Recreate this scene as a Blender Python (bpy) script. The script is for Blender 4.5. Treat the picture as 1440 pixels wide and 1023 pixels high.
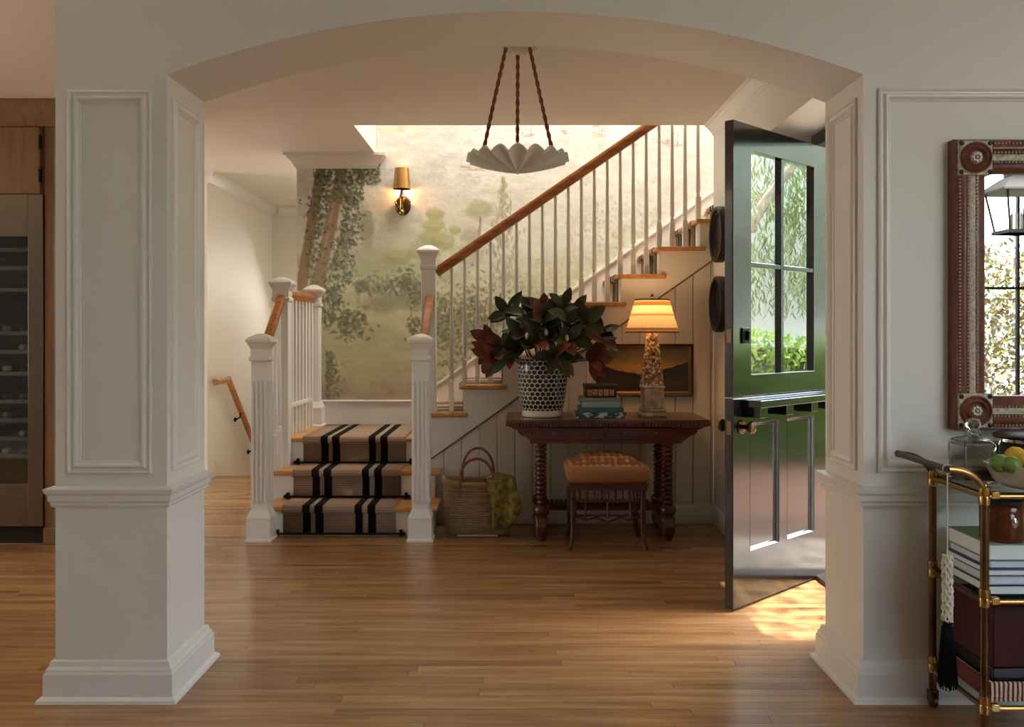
import bpy, math, random
import numpy as np
from mathutils import Vector, Matrix
R = random.Random(7)
C = bpy.context.scene.collection
for o in list(bpy.data.objects): bpy.data.objects.remove(o)
S = bpy.context.scene
# ---------------------------------------------------------------- camera
F, CX, CY, CH = 1250.0, 722.0, 470.0, 1.3
cd = bpy.data.cameras.new('camera'); cam = bpy.data.objects.new('camera', cd); C.objects.link(cam)
cam.location = (0, 0, CH); cam.rotation_euler = (math.pi/2, 0, 0)
cd.sensor_width = 36; cd.lens = F/1440*36; cd.clip_start = .05; cd.clip_end = 200
cd.shift_x = -2/1440; cd.shift_y = -41.5/1440
S.camera = cam
# ---------------------------------------------------------------- world, sun, lamps
wd = bpy.data.worlds.new('sky'); S.world = wd; wd.use_nodes = True
wn = wd.node_tree.nodes; wl = wd.node_tree.links
sky = wn.new('ShaderNodeTexSky'); sky.sky_type = 'NISHITA'; sky.sun_disc = False
sky.sun_elevation = math.radians(62); sky.sun_rotation = math.radians(90); sky.air_density = 1.2; sky.dust_density = 2.0
wl.new(sky.outputs[0], wn['Background'].inputs[0]); wn['Background'].inputs[1].default_value = 0.70
def lamp(name, typ, loc, energy, col, rot=(0, 0, 0), size=None, radius=None):
    d = bpy.data.lights.new(name, typ); d.energy = energy; d.color = col
    if typ == 'AREA':
        d.shape = 'RECTANGLE'; d.size, d.size_y = size
    if radius is not None and typ in ('POINT', 'SPOT'): d.shadow_soft_size = radius
    if typ == 'SUN': d.angle = radius
    o = bpy.data.objects.new(name, d); C.objects.link(o); o.location = loc; o.rotation_euler = rot
    return o
def aim(o, d):
    o.rotation_euler = Vector(d).to_track_quat('-Z', 'Y').to_euler()
SUN = lamp('sun', 'SUN', (8, 5, 12), 4.0, (1, .93, .82), radius=.012); aim(SUN, (-.30, -.02, -1))
# daylight falling down the stairwell from the upper floor, and through the hall's far window
aim(lamp('stairwell_daylight', 'AREA', (.95, 6.20, 4.70), 54, (.98, .98, 1), size=(3.5, 1.0)), (0, 1, -1.2))
aim(lamp('hall_daylight', 'AREA', (-2.08, 10.04, 1.75), 3.6, (1, .97, .93), size=(.6, 1.5)), (.2, -1, -1.0))
lamp('front_room_fill', 'AREA', (4.4, -.6, 3.22), 27, (.88, .94, 1), size=(2.6, 2.2))  # added fill under the unseen ceiling, brightens the right of the arch wall
lamp('kitchen_ceiling_light', 'AREA', (-4.2, 3.4, 2.70), 1, (1, .74, .45), size=(.8, .8))
aim(lamp('kitchen_window_daylight', 'AREA', (-6.95, 4.3, 1.6), 14, (1, .95, .9), size=(1.7, 1.5)), (1, 0, 0))
aim(lamp('side_hall_fill', 'AREA', (-6.9, 7.05, 1.55), 38, (1, .97, .92), size=(1.5, 1.7)), (1, 0, -.3))  # added fill, no window in that wall; lifts hall floor and right jamb
for nm, loc, rot, sz in (('door_portal', (1.9, 4.3, 1.2), (0, math.pi/2, 0), (2.3, 1.0)), ('window_portal', (4.8, -3.45, 1.7), (-math.pi/2, 0, 0), (2.8, 2.9))):
    p = lamp(nm, 'AREA', loc, 1, (1, 1, 1), rot, sz); p.data.cycles.is_portal = True
    if nm == 'door_portal': aim(p, (-1, 0, 0))
    else: aim(p, (0, 1, 0))
S.view_settings.view_transform = 'Standard'; S.view_settings.look = 'None'
S.view_settings.gamma = 1; S.view_settings.use_curve_mapping = False
S.view_settings.exposure = 2.2
# ---------------------------------------------------------------- helpers
def X_(px, Y): return (px-CX)*Y/F
def Z_(py, Y): return CH+(CY-py)*Y/F
def lin(c):
    r = []
    for v in c:
        v /= 255.0
        r.append(v/12.92 if v <= .04045 else ((v+.055)/1.055)**2.4)
    return (*r, 1.0)
class G:
    def __init__(s): s.v = []; s.f = []; s.m = []; s.uv = {}
    def add(s, vs, fs, mi=0):
        n = len(s.v); s.v += [tuple(p) for p in vs]
        for f in fs: s.f.append(tuple(n+i for i in f)); s.m.append(mi)
        return s
    def box(s, x0, x1, y0, y1, z0, z1, mi=0):
        return s.add([(x0,y0,z0),(x1,y0,z0),(x1,y1,z0),(x0,y1,z0),(x0,y0,z1),(x1,y0,z1),(x1,y1,z1),(x0,y1,z1)],
            [(0,3,2,1),(4,5,6,7),(0,1,5,4),(1,2,6,5),(2,3,7,6),(3,0,4,7)], mi)
    def obox(s, c, ax, ay, az, h, mi=0):
        c, ax, ay, az = map(Vector, (c, ax, ay, az)); vs = []
        for k in (-1, 1):
            for i, j in ((-1,-1),(1,-1),(1,1),(-1,1)): vs.append(c+ax*h[0]*i+ay*h[1]*j+az*h[2]*k)
        return s.add(vs, [(0,3,2,1),(4,5,6,7),(0,1,5,4),(1,2,6,5),(2,3,7,6),(3,0,4,7)], mi)
    def prism(s, poly, fn, a, b, mi=0):
        n = len(poly); vs = [fn(u, w, a) for u, w in poly]+[fn(u, w, b) for u, w in poly]
        fs = [tuple(range(n))[::-1], tuple(range(n, 2*n))]+[(i, (i+1) % n, n+(i+1) % n, n+i) for i in range(n)]
        return s.add(vs, fs, mi)
    def lathe(s, prof, cx, cy, n=24, mi=0, fn=None, sq=None):
        vs = []; fs = []; k = len(prof)
        for r, z in prof:
            for i in range(n):
                a = 2*math.pi*(i+.5)/n; rr = r
                if sq: rr = r/max(abs(math.cos(a)), abs(math.sin(a)))
                p = (cx+rr*math.cos(a), cy+rr*math.sin(a), z); vs.append(fn(*p) if fn else p)
        for j in range(k-1):
            for i in range(n): i2 = (i+1) % n; fs.append((j*n+i, j*n+i2, (j+1)*n+i2, (j+1)*n+i))
        if prof[0][0] > 1e-5: fs.append(tuple(range(n))[::-1])
        if prof[-1][0] > 1e-5: fs.append(tuple((k-1)*n+i for i in range(n)))
        return s.add(vs, fs, mi)
    def tube(s, pts, r, n=8, closed=False, mi=0):
        pts = [Vector(p) for p in pts]; m = len(pts)
        rs = r if isinstance(r, (list, tuple)) else [r]*m
        vs = []; fs = []; up = None
        for i, p in enumerate(pts):
            if closed: t = pts[(i+1) % m]-pts[i-1]
            else: t = pts[min(i+1, m-1)]-pts[max(i-1, 0)]
            t.normalize()
            if up is None: up = Vector((0, 0, 1)) if abs(t.z) < .9 else Vector((0, 1, 0))
            u = t.cross(up).normalized(); w = u.cross(t).normalized(); up = w
            for k in range(n):
                a = 2*math.pi*k/n; vs.append(p+u*math.cos(a)*rs[i]+w*math.sin(a)*rs[i])
        for i in range(m if closed else m-1):
            i2 = (i+1) % m
            for k in range(n): k2 = (k+1) % n; fs.append((i*n+k, i*n+k2, i2*n+k2, i2*n+k))
        if not closed: fs += [tuple(range(n))[::-1], tuple((m-1)*n+k for k in range(n))]
        return s.add(vs, fs, mi)
    def sweep(s, path, prof, closed=False, flip=1, mi=0):
        """profile (d, z) carried along a horizontal path, d measured to the right of travel (flip=-1: left), mitred"""
        n = len(path); P = [Vector(p) for p in path]; vs = []; fs = []; k = len(prof)
        for i in range(n):
            a = P[i]-P[i-1] if (closed or i > 0) else None
            b = P[(i+1) % n]-P[i] if (closed or i < n-1) else None
            nr = [Vector((t.y, -t.x)).normalized()*flip for t in (a, b) if t is not None]
            if len(nr) == 2: m = (nr[0]+nr[1]); m = m/max(1e-6, m.dot(nr[0]))
            else: m = nr[0]
            for d, z in prof: q = P[i]+m*d; vs.append((q.x, q.y, z))
        for i in range(n if closed else n-1):
            i2 = (i+1) % n
            for j in range(k): j2 = (j+1) % k; fs.append((i*k+j, i2*k+j, i2*k+j2, i*k+j2))
        if not closed: fs += [tuple(range(k)), tuple((n-1)*k+j for j in range(k))[::-1]]
        return s.add(vs, fs, mi)
    def frame(s, u0, u1, v0, v1, prof, fn, mi=0, cap=False):
        """rectangular moulding; profile (inset, height) ; fn(u, v, h) -> point"""
        vs = []; fs = []
        for t, h in prof:
            for u, v in ((u0+t, v0+t), (u1-t, v0+t), (u1-t, v1-t), (u0+t, v1-t)): vs.append(fn(u, v, h))
        for j in range(len(prof)-1):
            for i in range(4): i2 = (i+1) % 4; fs.append((j*4+i, j*4+i2, (j+1)*4+i2, (j+1)*4+i))
        if cap: k = (len(prof)-1)*4; fs.append((k, k+1, k+2, k+3))
        return s.add(vs, fs, mi)
    def ball(s, c, r, n=12, m=8, mi=0):
        rx, ry, rz = r if isinstance(r, (tuple, list)) else (r, r, r); vs = []; fs = []
        for j in range(1, m):
            for i in range(n):
                a = 2*math.pi*i/n; b = math.pi*j/m-math.pi/2
                vs.append((c[0]+rx*math.cos(b)*math.cos(a), c[1]+ry*math.cos(b)*math.sin(a), c[2]+rz*math.sin(b)))
        for j in range(m-2):
            for i in range(n): i2 = (i+1) % n; fs.append((j*n+i, j*n+i2, (j+1)*n+i2, (j+1)*n+i))
        k = len(vs); vs += [(c[0], c[1], c[2]-rz), (c[0], c[1], c[2]+rz)]
        for i in range(n): i2 = (i+1) % n; fs.append((k, i2, i)); fs.append((k+1, (m-2)*n+i, (m-2)*n+i2))
        return s.add(vs, fs, mi)
def wloc(o):
    p = Vector((0, 0, 0))
    while o is not None: p += o.location; o = o.parent
    return p
def build(g, name, mats, parent=None, bevel=0, ang=40, origin=None, kind=None, fixn=True):
    me = bpy.data.meshes.new(name)
    if origin is None:
        if parent is not None: origin = wloc(parent)
        else:
            a = np.array(g.v); lo, hi = a.min(0), a.max(0); origin = ((lo[0]+hi[0])/2, (lo[1]+hi[1])/2, lo[2])
    ox, oy, oz = origin
    me.from_pydata([(x-ox, y-oy, z-oz) for x, y, z in g.v], [], g.f)
    mats = mats if isinstance(mats, (list, tuple)) else [mats]
    for m in mats: me.materials.append(m)
    if len(mats) > 1: me.polygons.foreach_set('material_index', g.m)
    me.polygons.foreach_set('use_smooth', [True]*len(me.polygons))
    if fixn:
        import bmesh
        b = bmesh.new(); b.from_mesh(me); bmesh.ops.recalc_face_normals(b, faces=b.faces); b.to_mesh(me); b.free()
    me.update(); me.set_sharp_from_angle(angle=math.radians(ang))
    o = bpy.data.objects.new(name, me); C.objects.link(o)
    if parent is not None:
        o.parent = parent; o.location = Vector(origin)-wloc(parent)
    else: o.location = origin
    if bevel:
        b = o.modifiers.new('edge', 'BEVEL'); b.width = bevel; b.segments = 2; b.limit_method = 'ANGLE'; b.angle_limit = math.radians(40); b.harden_normals = False
    if kind: o['kind'] = kind
    return o
def thing(name, label, cat, loc=(0, 0, 0), group=None, kind=None):
    o = bpy.data.objects.new(name, None); C.objects.link(o); o.location = loc; o.empty_display_size = .1
    o['label'] = label; o['category'] = cat
    if group: o['group'] = group
    if kind: o['kind'] = kind
    return o
def tag(o, label, cat, group=None):
    o['label'] = label; o['category'] = cat
    if group: o['group'] = group
    return o
def dup(o, parent, loc):
    c = o.copy(); C.objects.link(c); c.parent = parent; c.location = loc
    return c
# ---------------------------------------------------------------- materials
def mat(name, col, rough=.5, metal=0, spec=.5, col2=None, nscale=6, nstretch=(1, 1, 1), bump=0, bscale=60, coat=0, trans=0, ior=1.45, emit=None, estr=0, lo=.35, hi=.65, sss=0, detail=4, crough=.05):
    m = bpy.data.materials.new(name); m.use_nodes = True; nt = m.node_tree; b = nt.nodes['Principled BSDF']; L = nt.links
    b.inputs['Base Color'].default_value = lin(col); b.inputs['Roughness'].default_value = rough; b.inputs['Metallic'].default_value = metal
    b.inputs['Specular IOR Level'].default_value = spec; b.inputs['Coat Weight'].default_value = coat; b.inputs['Coat Roughness'].default_value = crough
    b.inputs['Transmission Weight'].default_value = trans; b.inputs['IOR'].default_value = ior
    if emit: b.inputs['Emission Color'].default_value = lin(emit); b.inputs['Emission Strength'].default_value = estr
    if col2 or bump:
        tc = nt.nodes.new('ShaderNodeTexCoord'); mp = nt.nodes.new('ShaderNodeMapping'); L.new(tc.outputs['Object'], mp.inputs[0])
        mp.inputs['Scale'].default_value = nstretch
    if col2:
        n = nt.nodes.new('ShaderNodeTexNoise'); n.inputs['Scale'].default_value = nscale; n.inputs['Detail'].default_value = detail; L.new(mp.outputs[0], n.inputs['Vector'])
        r = nt.nodes.new('ShaderNodeValToRGB'); r.color_ramp.elements[0].position = lo; r.color_ramp.elements[1].position = hi
        r.color_ramp.elements[0].color = lin(col); r.color_ramp.elements[1].color = lin(col2)
        L.new(n.outputs['Fac'], r.inputs[0]); L.new(r.outputs[0], b.inputs['Base Color'])
    if bump:
        n2 = nt.nodes.new('ShaderNodeTexNoise'); n2.inputs['Scale'].default_value = bscale; n2.inputs['Detail'].default_value = 3; L.new(mp.outputs[0], n2.inputs['Vector'])
        bp = nt.nodes.new('ShaderNodeBump'); bp.inputs['Strength'].default_value = bump; bp.inputs['Distance'].default_value = .01
        L.new(n2.outputs['Fac'], bp.inputs['Height']); L.new(bp.outputs[0], b.inputs['Normal'])
    return m
class N:
    """tiny node helper on a principled material"""
    def __init__(s, m): s.m = m; s.nt = m.node_tree; s.b = s.nt.nodes['Principled BSDF']
    def n(s, t, **k):
        x = s.nt.nodes.new(t)
        for a, v in k.items(): setattr(x, a, v)
        return x
    def l(s, a, b): s.nt.links.new(a, b)
    def math(s, op, a, b=None, c=None):
        x = s.n('ShaderNodeMath', operation=op)
        for i, v in enumerate((a, b, c)):
            if v is None: continue
            if isinstance(v, (int, float)): x.inputs[i].default_value = v
            else: s.l(v, x.inputs[i])
        return x.outputs[0]
    def mix(s, f, a, b):
        x = s.n('ShaderNodeMix', data_type='RGBA')
        for i, v in ((0, f), (6, a), (7, b)):
            if isinstance(v, (int, float)): x.inputs[i].default_value = v
            elif isinstance(v, tuple): x.inputs[i].default_value = v
            else: s.l(v, x.inputs[i])
        return x.outputs[2]
    def ramp(s, f, stops, interp='LINEAR'):
        r = s.n('ShaderNodeValToRGB'); e = r.color_ramp.elements; r.color_ramp.interpolation = interp
        while len(e) < len(stops): e.new(.5)
        for i, (p, c) in enumerate(stops): e[i].position = p; e[i].color = lin(c)
        s.l(f, r.inputs[0]); return r.outputs[0]
def wood(name, c1, c2, rough=.35, axis='X', scale=7, coat=0, long=.07, bump=.03):
    st = {'X': (long, 1, 1), 'Y': (1, long, 1), 'Z': (1, 1, long)}[axis]
    return mat(name, c1, rough, col2=c2, nscale=scale*4, nstretch=st, coat=coat, detail=6, bump=bump, bscale=scale*8)
M = {}
M['wall'] = mat('warm_white_paint', (226, 219, 205), .55, bump=.01, bscale=120)
M['trim'] = mat('white_semigloss_paint', (228, 222, 210), .32)
M['ceil'] = mat('ceiling_paint', (226, 216, 200), .6)
M['halls'] = mat('hall_paint', (236, 230, 216), .5)
M['oak'] = wood('honey_oak', (176, 118, 62), (206, 150, 88), .32, 'X')
M['oakY'] = wood('honey_oak_lengthwise', (176, 118, 62), (206, 150, 88), .32, 'Y')
M['rail'] = wood('handrail_oak', (150, 88, 40), (184, 118, 60), .28, 'X')
M['black'] = mat('black_gloss_paint', (22, 20, 17), .16, spec=.6, coat=.9, crough=.1)
M['blackmetal'] = mat('black_iron', (26, 22, 20), .4, .6)
M['brass'] = mat('aged_brass', (112, 84, 52), .32, 1, col2=(82, 60, 36), nscale=9)
M['brightbrass'] = mat('polished_brass', (172, 134, 80), .24, 1)
M['walnut'] = wood('dark_walnut', (72, 32, 20), (108, 52, 32), .3, 'X', coat=.3)
M['walnutZ'] = wood('dark_walnut_upright', (66, 30, 19), (104, 48, 30), .28, 'Z', coat=.3)
M['cab'] = wood('cabinet_oak', (126, 92, 60), (140, 106, 72), .45, 'Z')
M['steel'] = mat('brushed_steel', (128, 116, 102), .36, 1, col2=(120, 109, 96), nscale=30, nstretch=(.1, .1, 3))
# ================================================================ STRUCTURE
HC = 2.74                                   # foyer ceiling
YF, YB = 3.161, 3.544                       # arch wall
YW, YM = 6.11, 7.12                         # wall under the stairs, mural wall
XL, XR, XE = -1.232, 1.244, -1.629          # arch jambs, outer end of the left pier
XW = 1.38                                   # right wall of the foyer
# ---- floor: every strip near the camera is a plank of its own
mf = mat('oak_strip_floor', (178, 124, 74), .2, spec=.7, bump=.02, bscale=14)
q = N(mf)
at = q.n('ShaderNodeAttribute', attribute_name='tint'); geo = q.n('ShaderNodeNewGeometry')
mp = q.n('ShaderNodeMapping'); mp.inputs['Scale'].default_value = (1.0, 12, 12)
va = q.n('ShaderNodeVectorMath', operation='ADD'); sc = q.n('ShaderNodeVectorMath', operation='SCALE'); sc.inputs['Scale'].default_value = 9.0
q.l(at.outputs['Vector'], sc.inputs[0]); q.l(geo.outputs['Position'], va.inputs[0]); q.l(sc.outputs[0], va.inputs[1]); q.l(va.outputs[0], mp.inputs[0])
nz = q.n('ShaderNodeTexNoise'); nz.inputs['Scale'].default_value = 2.2; nz.inputs['Detail'].default_value = 7; nz.inputs['Roughness'].default_value = .5; q.l(mp.outputs[0], nz.inputs['Vector'])
g1 = q.ramp(nz.outputs['Fac'], [(.3, (148, 108, 70)), (.5, (170, 128, 86)), (.7, (186, 146, 102))])
sep = q.n('ShaderNodeSeparateColor'); q.l(at.outputs['Color'], sep.inputs[0])
g2 = q.ramp(sep.outputs[0], [(0, (208, 196, 184)), (.5, (232, 226, 218)), (.82, (246, 240, 232)), (1, (255, 255, 250))])
mx = q.n('ShaderNodeMix', data_type='RGBA', blend_type='MULTIPLY'); mx.inputs[0].default_value = 1; q.l(g1, mx.inputs[6]); q.l(g2, mx.inputs[7]); q.l(mx.outputs[2], q.b.inputs['Base Color'])
fl = build(G().box(-7.2, 7.2, -3.5, 8.15, -.2, -.018), 'floor', mat('subfloor', (90, 60, 36), .7), kind='structure')
def fx(y):
    if y > 7.95: return -2.74, -1.74
    return -6.5, (7.0 if y < 3.1 else (1.72 if y < 4.9 else 1.40))
planks = []; W = .057; y = 1.6
rp = random.Random(3)
while y < 8.12:
    a, b = fx(y+W/2); x = a
    x -= rp.uniform(0, 1.2)
    while x < b:
        ln = rp.choice((.5, .8, 1.1, 1.5, 1.9, 2.3))*rp.uniform(.85, 1.15); x0, x1 = max(x, a), min(x+ln, b); x += ln
        if x1-x0 > .02:
            s_ = F/(y+W/2); pa, pb = CX+x0*s_, CX+x1*s_; yy = CY+CH*s_
            vis = max(0, min(pb, 1440)-max(pa, 0))*(F*CH*W/(y*y))
            if yy > 1023: vis = 0
            planks.append((vis, x0, x1, y, y+W))
    y += W
planks.sort(key=lambda p: -p[0])
def plank_box(g, x0, x1, y0, y1):
    e = .0003 if y0 < 4.0 else 0.0; b = .0008 if y0 < 4.0 else .00002; zt = 0.0
    g.add([(x0+e, y0+e, -.018), (x1-e, y0+e, -.018), (x1-e, y1-e, -.018), (x0+e, y1-e, -.018), (x0+e, y0+e, -b), (x1-e, y0+e, -b), (x1-e, y1-e, -b), (x0+e, y1-e, -b),
           (x0+e+b, y0+e+b, zt), (x1-e-b, y0+e+b, zt), (x1-e-b, y1-e-b, zt), (x0+e+b, y1-e-b, zt)],
          [(0, 1, 5, 4), (1, 2, 6, 5), (2, 3, 7, 6), (3, 0, 4, 7), (4, 5, 9, 8), (5, 6, 10, 9), (6, 7, 11, 10), (7, 4, 8, 11), (8, 9, 10, 11)])
def tint(o, cols):
    a = o.data.color_attributes.new('tint', 'FLOAT_COLOR', 'POINT')
    a.data.foreach_set('color', np.array(cols, dtype=np.float32).ravel())
NP = 300
for p in planks[:NP]:
    g = G(); plank_box(g, *p[1:]); o = build(g, 'plank', mf, fl, fixn=False, ang=10, origin=((p[1]+p[2])/2, (p[3]+p[4])/2, 0))
    t = min(1, max(0, rp.gauss(.5, .24))); tint(o, [(t, rp.random(), rp.random(), 1)]*12)
g = G(); cs = []
for p in planks[NP:]:
    plank_box(g, *p[1:]); t = min(1, max(0, rp.gauss(.5, .24))); cs += [(t, rp.random(), rp.random(), 1)]*12
o = build(g, 'plank_field', mf, fl, fixn=False, ang=10, kind='stuff'); tint(o, cs)
# unseen front-room floor behind the camera, made pale to bounce light up
o = build(G().box(-7, 7, -3.45, 1.6, -.018, 0), 'floor_bounce', mat('pale_bounce_floor', (186, 176, 160), .9, col2=(170, 160, 146), nscale=30), kind='structure')
# ---- ceiling with the stairwell opening, and the upper shaft
g = G()
g.box(-7.2, 1.80, YB-.05, YW+.02, HC, HC+.2); g.box(-7.2, -1.10, YW+.02, YM, HC, HC+.2)
g.box(-7.2, -1.737, YM, 10.3, HC, HC+.2); g.box(-7.2, XE-.001, YF, YB-.05, HC, HC+.2)
build(g, 'ceiling', M['ceil'], kind='structure')
build(G().box(-7.2, 7.2, -3.5, YF, 3.3, 3.5), 'ceiling_front', M['wall'], kind='structure')
g = G(); g.box(-1.3, 3.2, YW-.1, YM+.2, 5.25, 5.4); build(g, 'ceiling_stairwell', M['wall'], kind='structure')
g = G(); g.box(-1.25, -1.10, YW+.02, YM, HC+.2, 5.25); build(g, 'wall_shaft_left', M['wall'], kind='structure')
g = G(); g.box(-1.10, 3.0, YW-.1, YW+.02, HC+.2, 5.25); build(g, 'wall_shaft_front', M['wall'], kind='structure')
g = G(); g.box(2.9, 3.05, YW, YM+.2, 0, 5.25); build(g, 'wall_shaft_right', M['wall'], kind='structure')
# ---- arch wall
g = G(); poly = [(XE, 0), (XL, 0), (XL, 2.223)]
hw = (XR-XL)/2; xc = (XR+XL)/2; rise = 2.448-2.223; RR = (hw*hw+rise*rise)/(2*rise); zc = 2.448-RR; a0 = math.asin(hw/RR)
for i in range(1, 48): a = -a0+2*a0*i/48; poly.append((xc+RR*math.sin(a), zc+RR*math.cos(a)))
poly += [(XR, 2.223), (XR, 0), (7.0, 0), (7.0, 3.3), (XE, 3.3)]
g.prism(poly, lambda u, w, h: (u, h, w), YF, YB)
wf = build(g, 'wall_front', M['wall'], kind='structure', ang=25)
rail = [(0, .685), (.008, .685), (.012, .693), (.012, .700), (.018, .708), (.020, .728), (.027, .736), (.030, .748), (.030, .752), (0, .758)]
base = [(0, 0), (.048, 0), (.046, .012), (.034, .020), (.030, .020), (.029, .098), (.024, .104), (.024, .112), (.016, .122), (.012, .138), (0, .142)]
pl = [(XE, YF), (XL, YF), (XL, YB), (XE, YB)]
rr = [(XW-.003, YB), (XR, YB), (XR, YF), (6.98, YF)]
for nm, pf in (('chair_rail', rail), ('baseboard', base)):
    build(G().sweep(pl, pf, True, 1), nm, M['trim'], wf, ang=14)
    build(G().sweep(rr, pf, False, 1), nm, M['trim'], wf, ang=14)
PM = [(0, 0), (0, .010), (.006, .013), (.012, .006), (.018, .006), (.026, .016), (.032, .016), (.040, .006), (.045, .004), (.047, 0)]
fF = lambda u, v, h: (u, YF-h, v)
build(G().frame(-1.583, -1.285, .803, 2.165, PM, fF), 'panel_molding', M['trim'], wf, ang=14)
build(G().frame(1.295, 3.2, .807, 2.173, PM, fF), 'panel_molding', M['trim'], wf, ang=14)
build(G().frame(3.195, 3.485, .806, 2.155, PM, lambda u, v, h: (XL+h, u, v)), 'panel_molding', M['trim'], wf, ang=14)
build(G().frame(3.215, 3.49, .806, 2.155, PM, lambda u, v, h: (XR-h, u, v)), 'panel_molding', M['trim'], wf, ang=14)
# ---- right wall of the foyer with the door recess, and the house front the door hangs in
DH = (1.683, 4.78)
g = G()
g.box(XW, 1.72, YB, 3.76, 0, 5.0); g.box(XW, 1.72, 3.76, 4.90, 2.39, 5.0); g.box(XW, 1.72, 4.90, YW+.02, 0, 5.0)
wr = build(g, 'wall_right', M['wall'], kind='structure')
CR = [(0, -.115), (.006, -.115), (.010, -.100), (.018, -.096), (.022, -.082), (.040, -.060), (.062, -.040), (.070, -.026), (.084, -.022), (.088, 0), (0, 0)]
crown = [(d, HC+z) for d, z in CR]
cr2 = [(d*.75, HC+z*.75) for d, z in CR]
build(G().sweep([(XW, YB), (XW, YW)], cr2, False, -1), 'crown_molding', M['trim'], wr, ang=14)
bb = [(0, 0), (.016, 0), (.016, .1), (.010, .112), (.008, .125), (0, .128)]
build(G().sweep([(XW, 4.90), (XW, YW-.012)], bb, False, -1), 'baseboard', M['trim'], wr)
# recess jamb lining and the black door frame
mdf = M['black']
g = G(); g.box(1.64, 1.715, 4.80, 4.90, 0, 2.33); g.box(1.64, 1.715, 3.76, 3.80, 0, 2.33); g.box(1.64, 1.715, 3.76, 4.90, 2.32, 2.388)
fr = build(g, 'trim_1', mdf, kind='structure', bevel=.004)
build(G().box(1.60, 1.74, 3.80, 4.80, 0, .022), 'threshold', mat('dark_threshold', (52, 40, 30), .4), fr, bevel=.005)
g = G(); g.box(1.72, 1.82, 3.2, 3.76, 0, 3.6); g.box(1.72, 1.82, 3.76, 4.90, 2.45, 3.6); g.box(1.72, 1.82, 4.90, 6.07, 0, 3.6)
build(g, 'wall_outside', mat('exterior_stucco', (214, 208, 196), .8), kind='structure')
# ---- wall under the stairs: stepped skirt above a diagonal bead, boards below it
TX = lambda k: -.645+.271*(k-1)            # nosing x of upper tread k
TZ = lambda k: .57+.19*k
diag = lambda x: .4887+.705*(x+.4985)
g = G(); poly = [(-.60, diag(-.60))]
for k in range(1, 9):
    z0 = TZ(k)-.03
    poly += [(TX(k)+.03 if k > 1 else -.60, z0), (TX(k+1)+.03 if k < 8 else XW, z0)]
poly.append((XW, diag(XW)))
pp = [poly[0]]
for p in poly[1:]:
    if p != pp[-1]: pp.append(p)
g.prism(pp, lambda u, w, h: (u, h, w), 6.105, 6.20)
wb = build(g, 'wall_back', M['wall'], kind='structure')
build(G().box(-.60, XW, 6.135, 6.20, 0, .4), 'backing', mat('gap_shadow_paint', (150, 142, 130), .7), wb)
g = G(); g.prism([(-.6, .0), (XW, 0), (XW, diag(XW)), (-.6, diag(-.6))], lambda u, w, h: (u, h, w), 6.136, 6.20); build(g, 'backing_board', M['wall'], wb)
x = -.60; BW = .1225
while x < XW-.01:
    x1 = min(x+BW, XW)-.0035
    build(G().prism([(x, 0), (x1, 0), (x1, diag(x1)-.004), (x, diag(x)-.004)], lambda u, w, h: (u, h, w), 6.114, 6.136), 'board', M['wall'], wb, bevel=.004)
    x += BW
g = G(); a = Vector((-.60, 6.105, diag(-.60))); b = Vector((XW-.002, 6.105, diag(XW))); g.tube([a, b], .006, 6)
build(g, 'bead', mat('bead_shadow_tone', (128, 104, 78), .5), wb)  # bead coloured dark to draw the shadow line along the diagonal
build(G().sweep([(-.50, 6.114), (XW, 6.114)], bb, False, 1), 'baseboard', M['trim'], wb)
# ---- mural wall
g = G(); g.box(-1.737, 2.95, YM, YM+.14, 0, 5.25)
wm = build(g, 'wall_stair', M['halls'], kind='structure')
build(G().sweep([(-1.737, YM+.14), (-1.737, YM), (-1.10, YM), (-1.10, YM+.004)], crown, False, 1), 'crown_molding', M['trim'], wm, ang=14)
build(G().box(-1.737, -.62, YM-.018, YM, .57, .755), 'baseboard', M['trim'], wm, bevel=.003)
build(G().box(-1.737, -.60, YM-.028, YM, .755, .772), 'baseboard_cap', M['trim'], wm, bevel=.004)
sk = lambda x: .896+.70*(x+.61)
build(G().prism([(-.62, .57), (-.62, sk(-.62)), (2.9, sk(2.9)), (2.9, sk(2.9)-.5), (-.1, .57)], lambda u, w, h: (u, h, w), YM-.02, YM), 'skirt_board', M['trim'], wm, bevel=.003)
build(G().prism([(-.62, sk(-.62)-.012), (-.62, sk(-.62)+.012), (2.9, sk(2.9)+.012), (2.9, sk(2.9)-.012)], lambda u, w, h: (u, h, w), YM-.034, YM), 'skirt_cap', M['trim'], wm, bevel=.003)
# ---- hall beyond, with steps going down
XH, YH = -2.74, 7.95
g = G(); g.box(XH-.16, XH, YH, 10.26, -1.6, HC); g.box(-7.2, XH-.16, YH, YH+.14, 0, HC); wh = build(g, 'wall_left', M['halls'], kind='structure')
build(G().sweep([(-6.9, YH), (XH, YH), (XH, 10.1)], [(d, z) for d, z in crown], False, 1), 'crown_molding', M['trim'], wh, ang=14)
build(G().sweep([(-6.9, YH), (XH, YH), (XH, 8.14)], bb, False, 1), 'baseboard', M['trim'], wh)
build(G().prism([(8.14, -.10), (8.14, .128), (8.22, .10), (8.3, -.05), (9.9, -1.2), (9.9, -1.43)], lambda u, w, h: (h, u, w), XH, XH+.014), 'skirt_board', M['trim'], wh)
g = G(); g.box(XH, -1.60, 10.1, 10.26, -1.6, HC); wk = build(g, 'wall_hall', M['halls'], kind='structure')
build(G().sweep([(XH+.08, 10.1), (-1.75, 10.1)], crown, False, 1), 'crown_molding', M['trim'], wk)
g = G(); g.box(-1.737, -1.60, YM+.14, 10.1, -1.6, HC); build(g, 'wall_hall_right', M['halls'], kind='structure')
g = G()
for i in range(6): g.box(XH, -1.737, 8.15+.28*i, 10.1, -.18*(i+1)-.2, -.18*(i+1))
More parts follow.
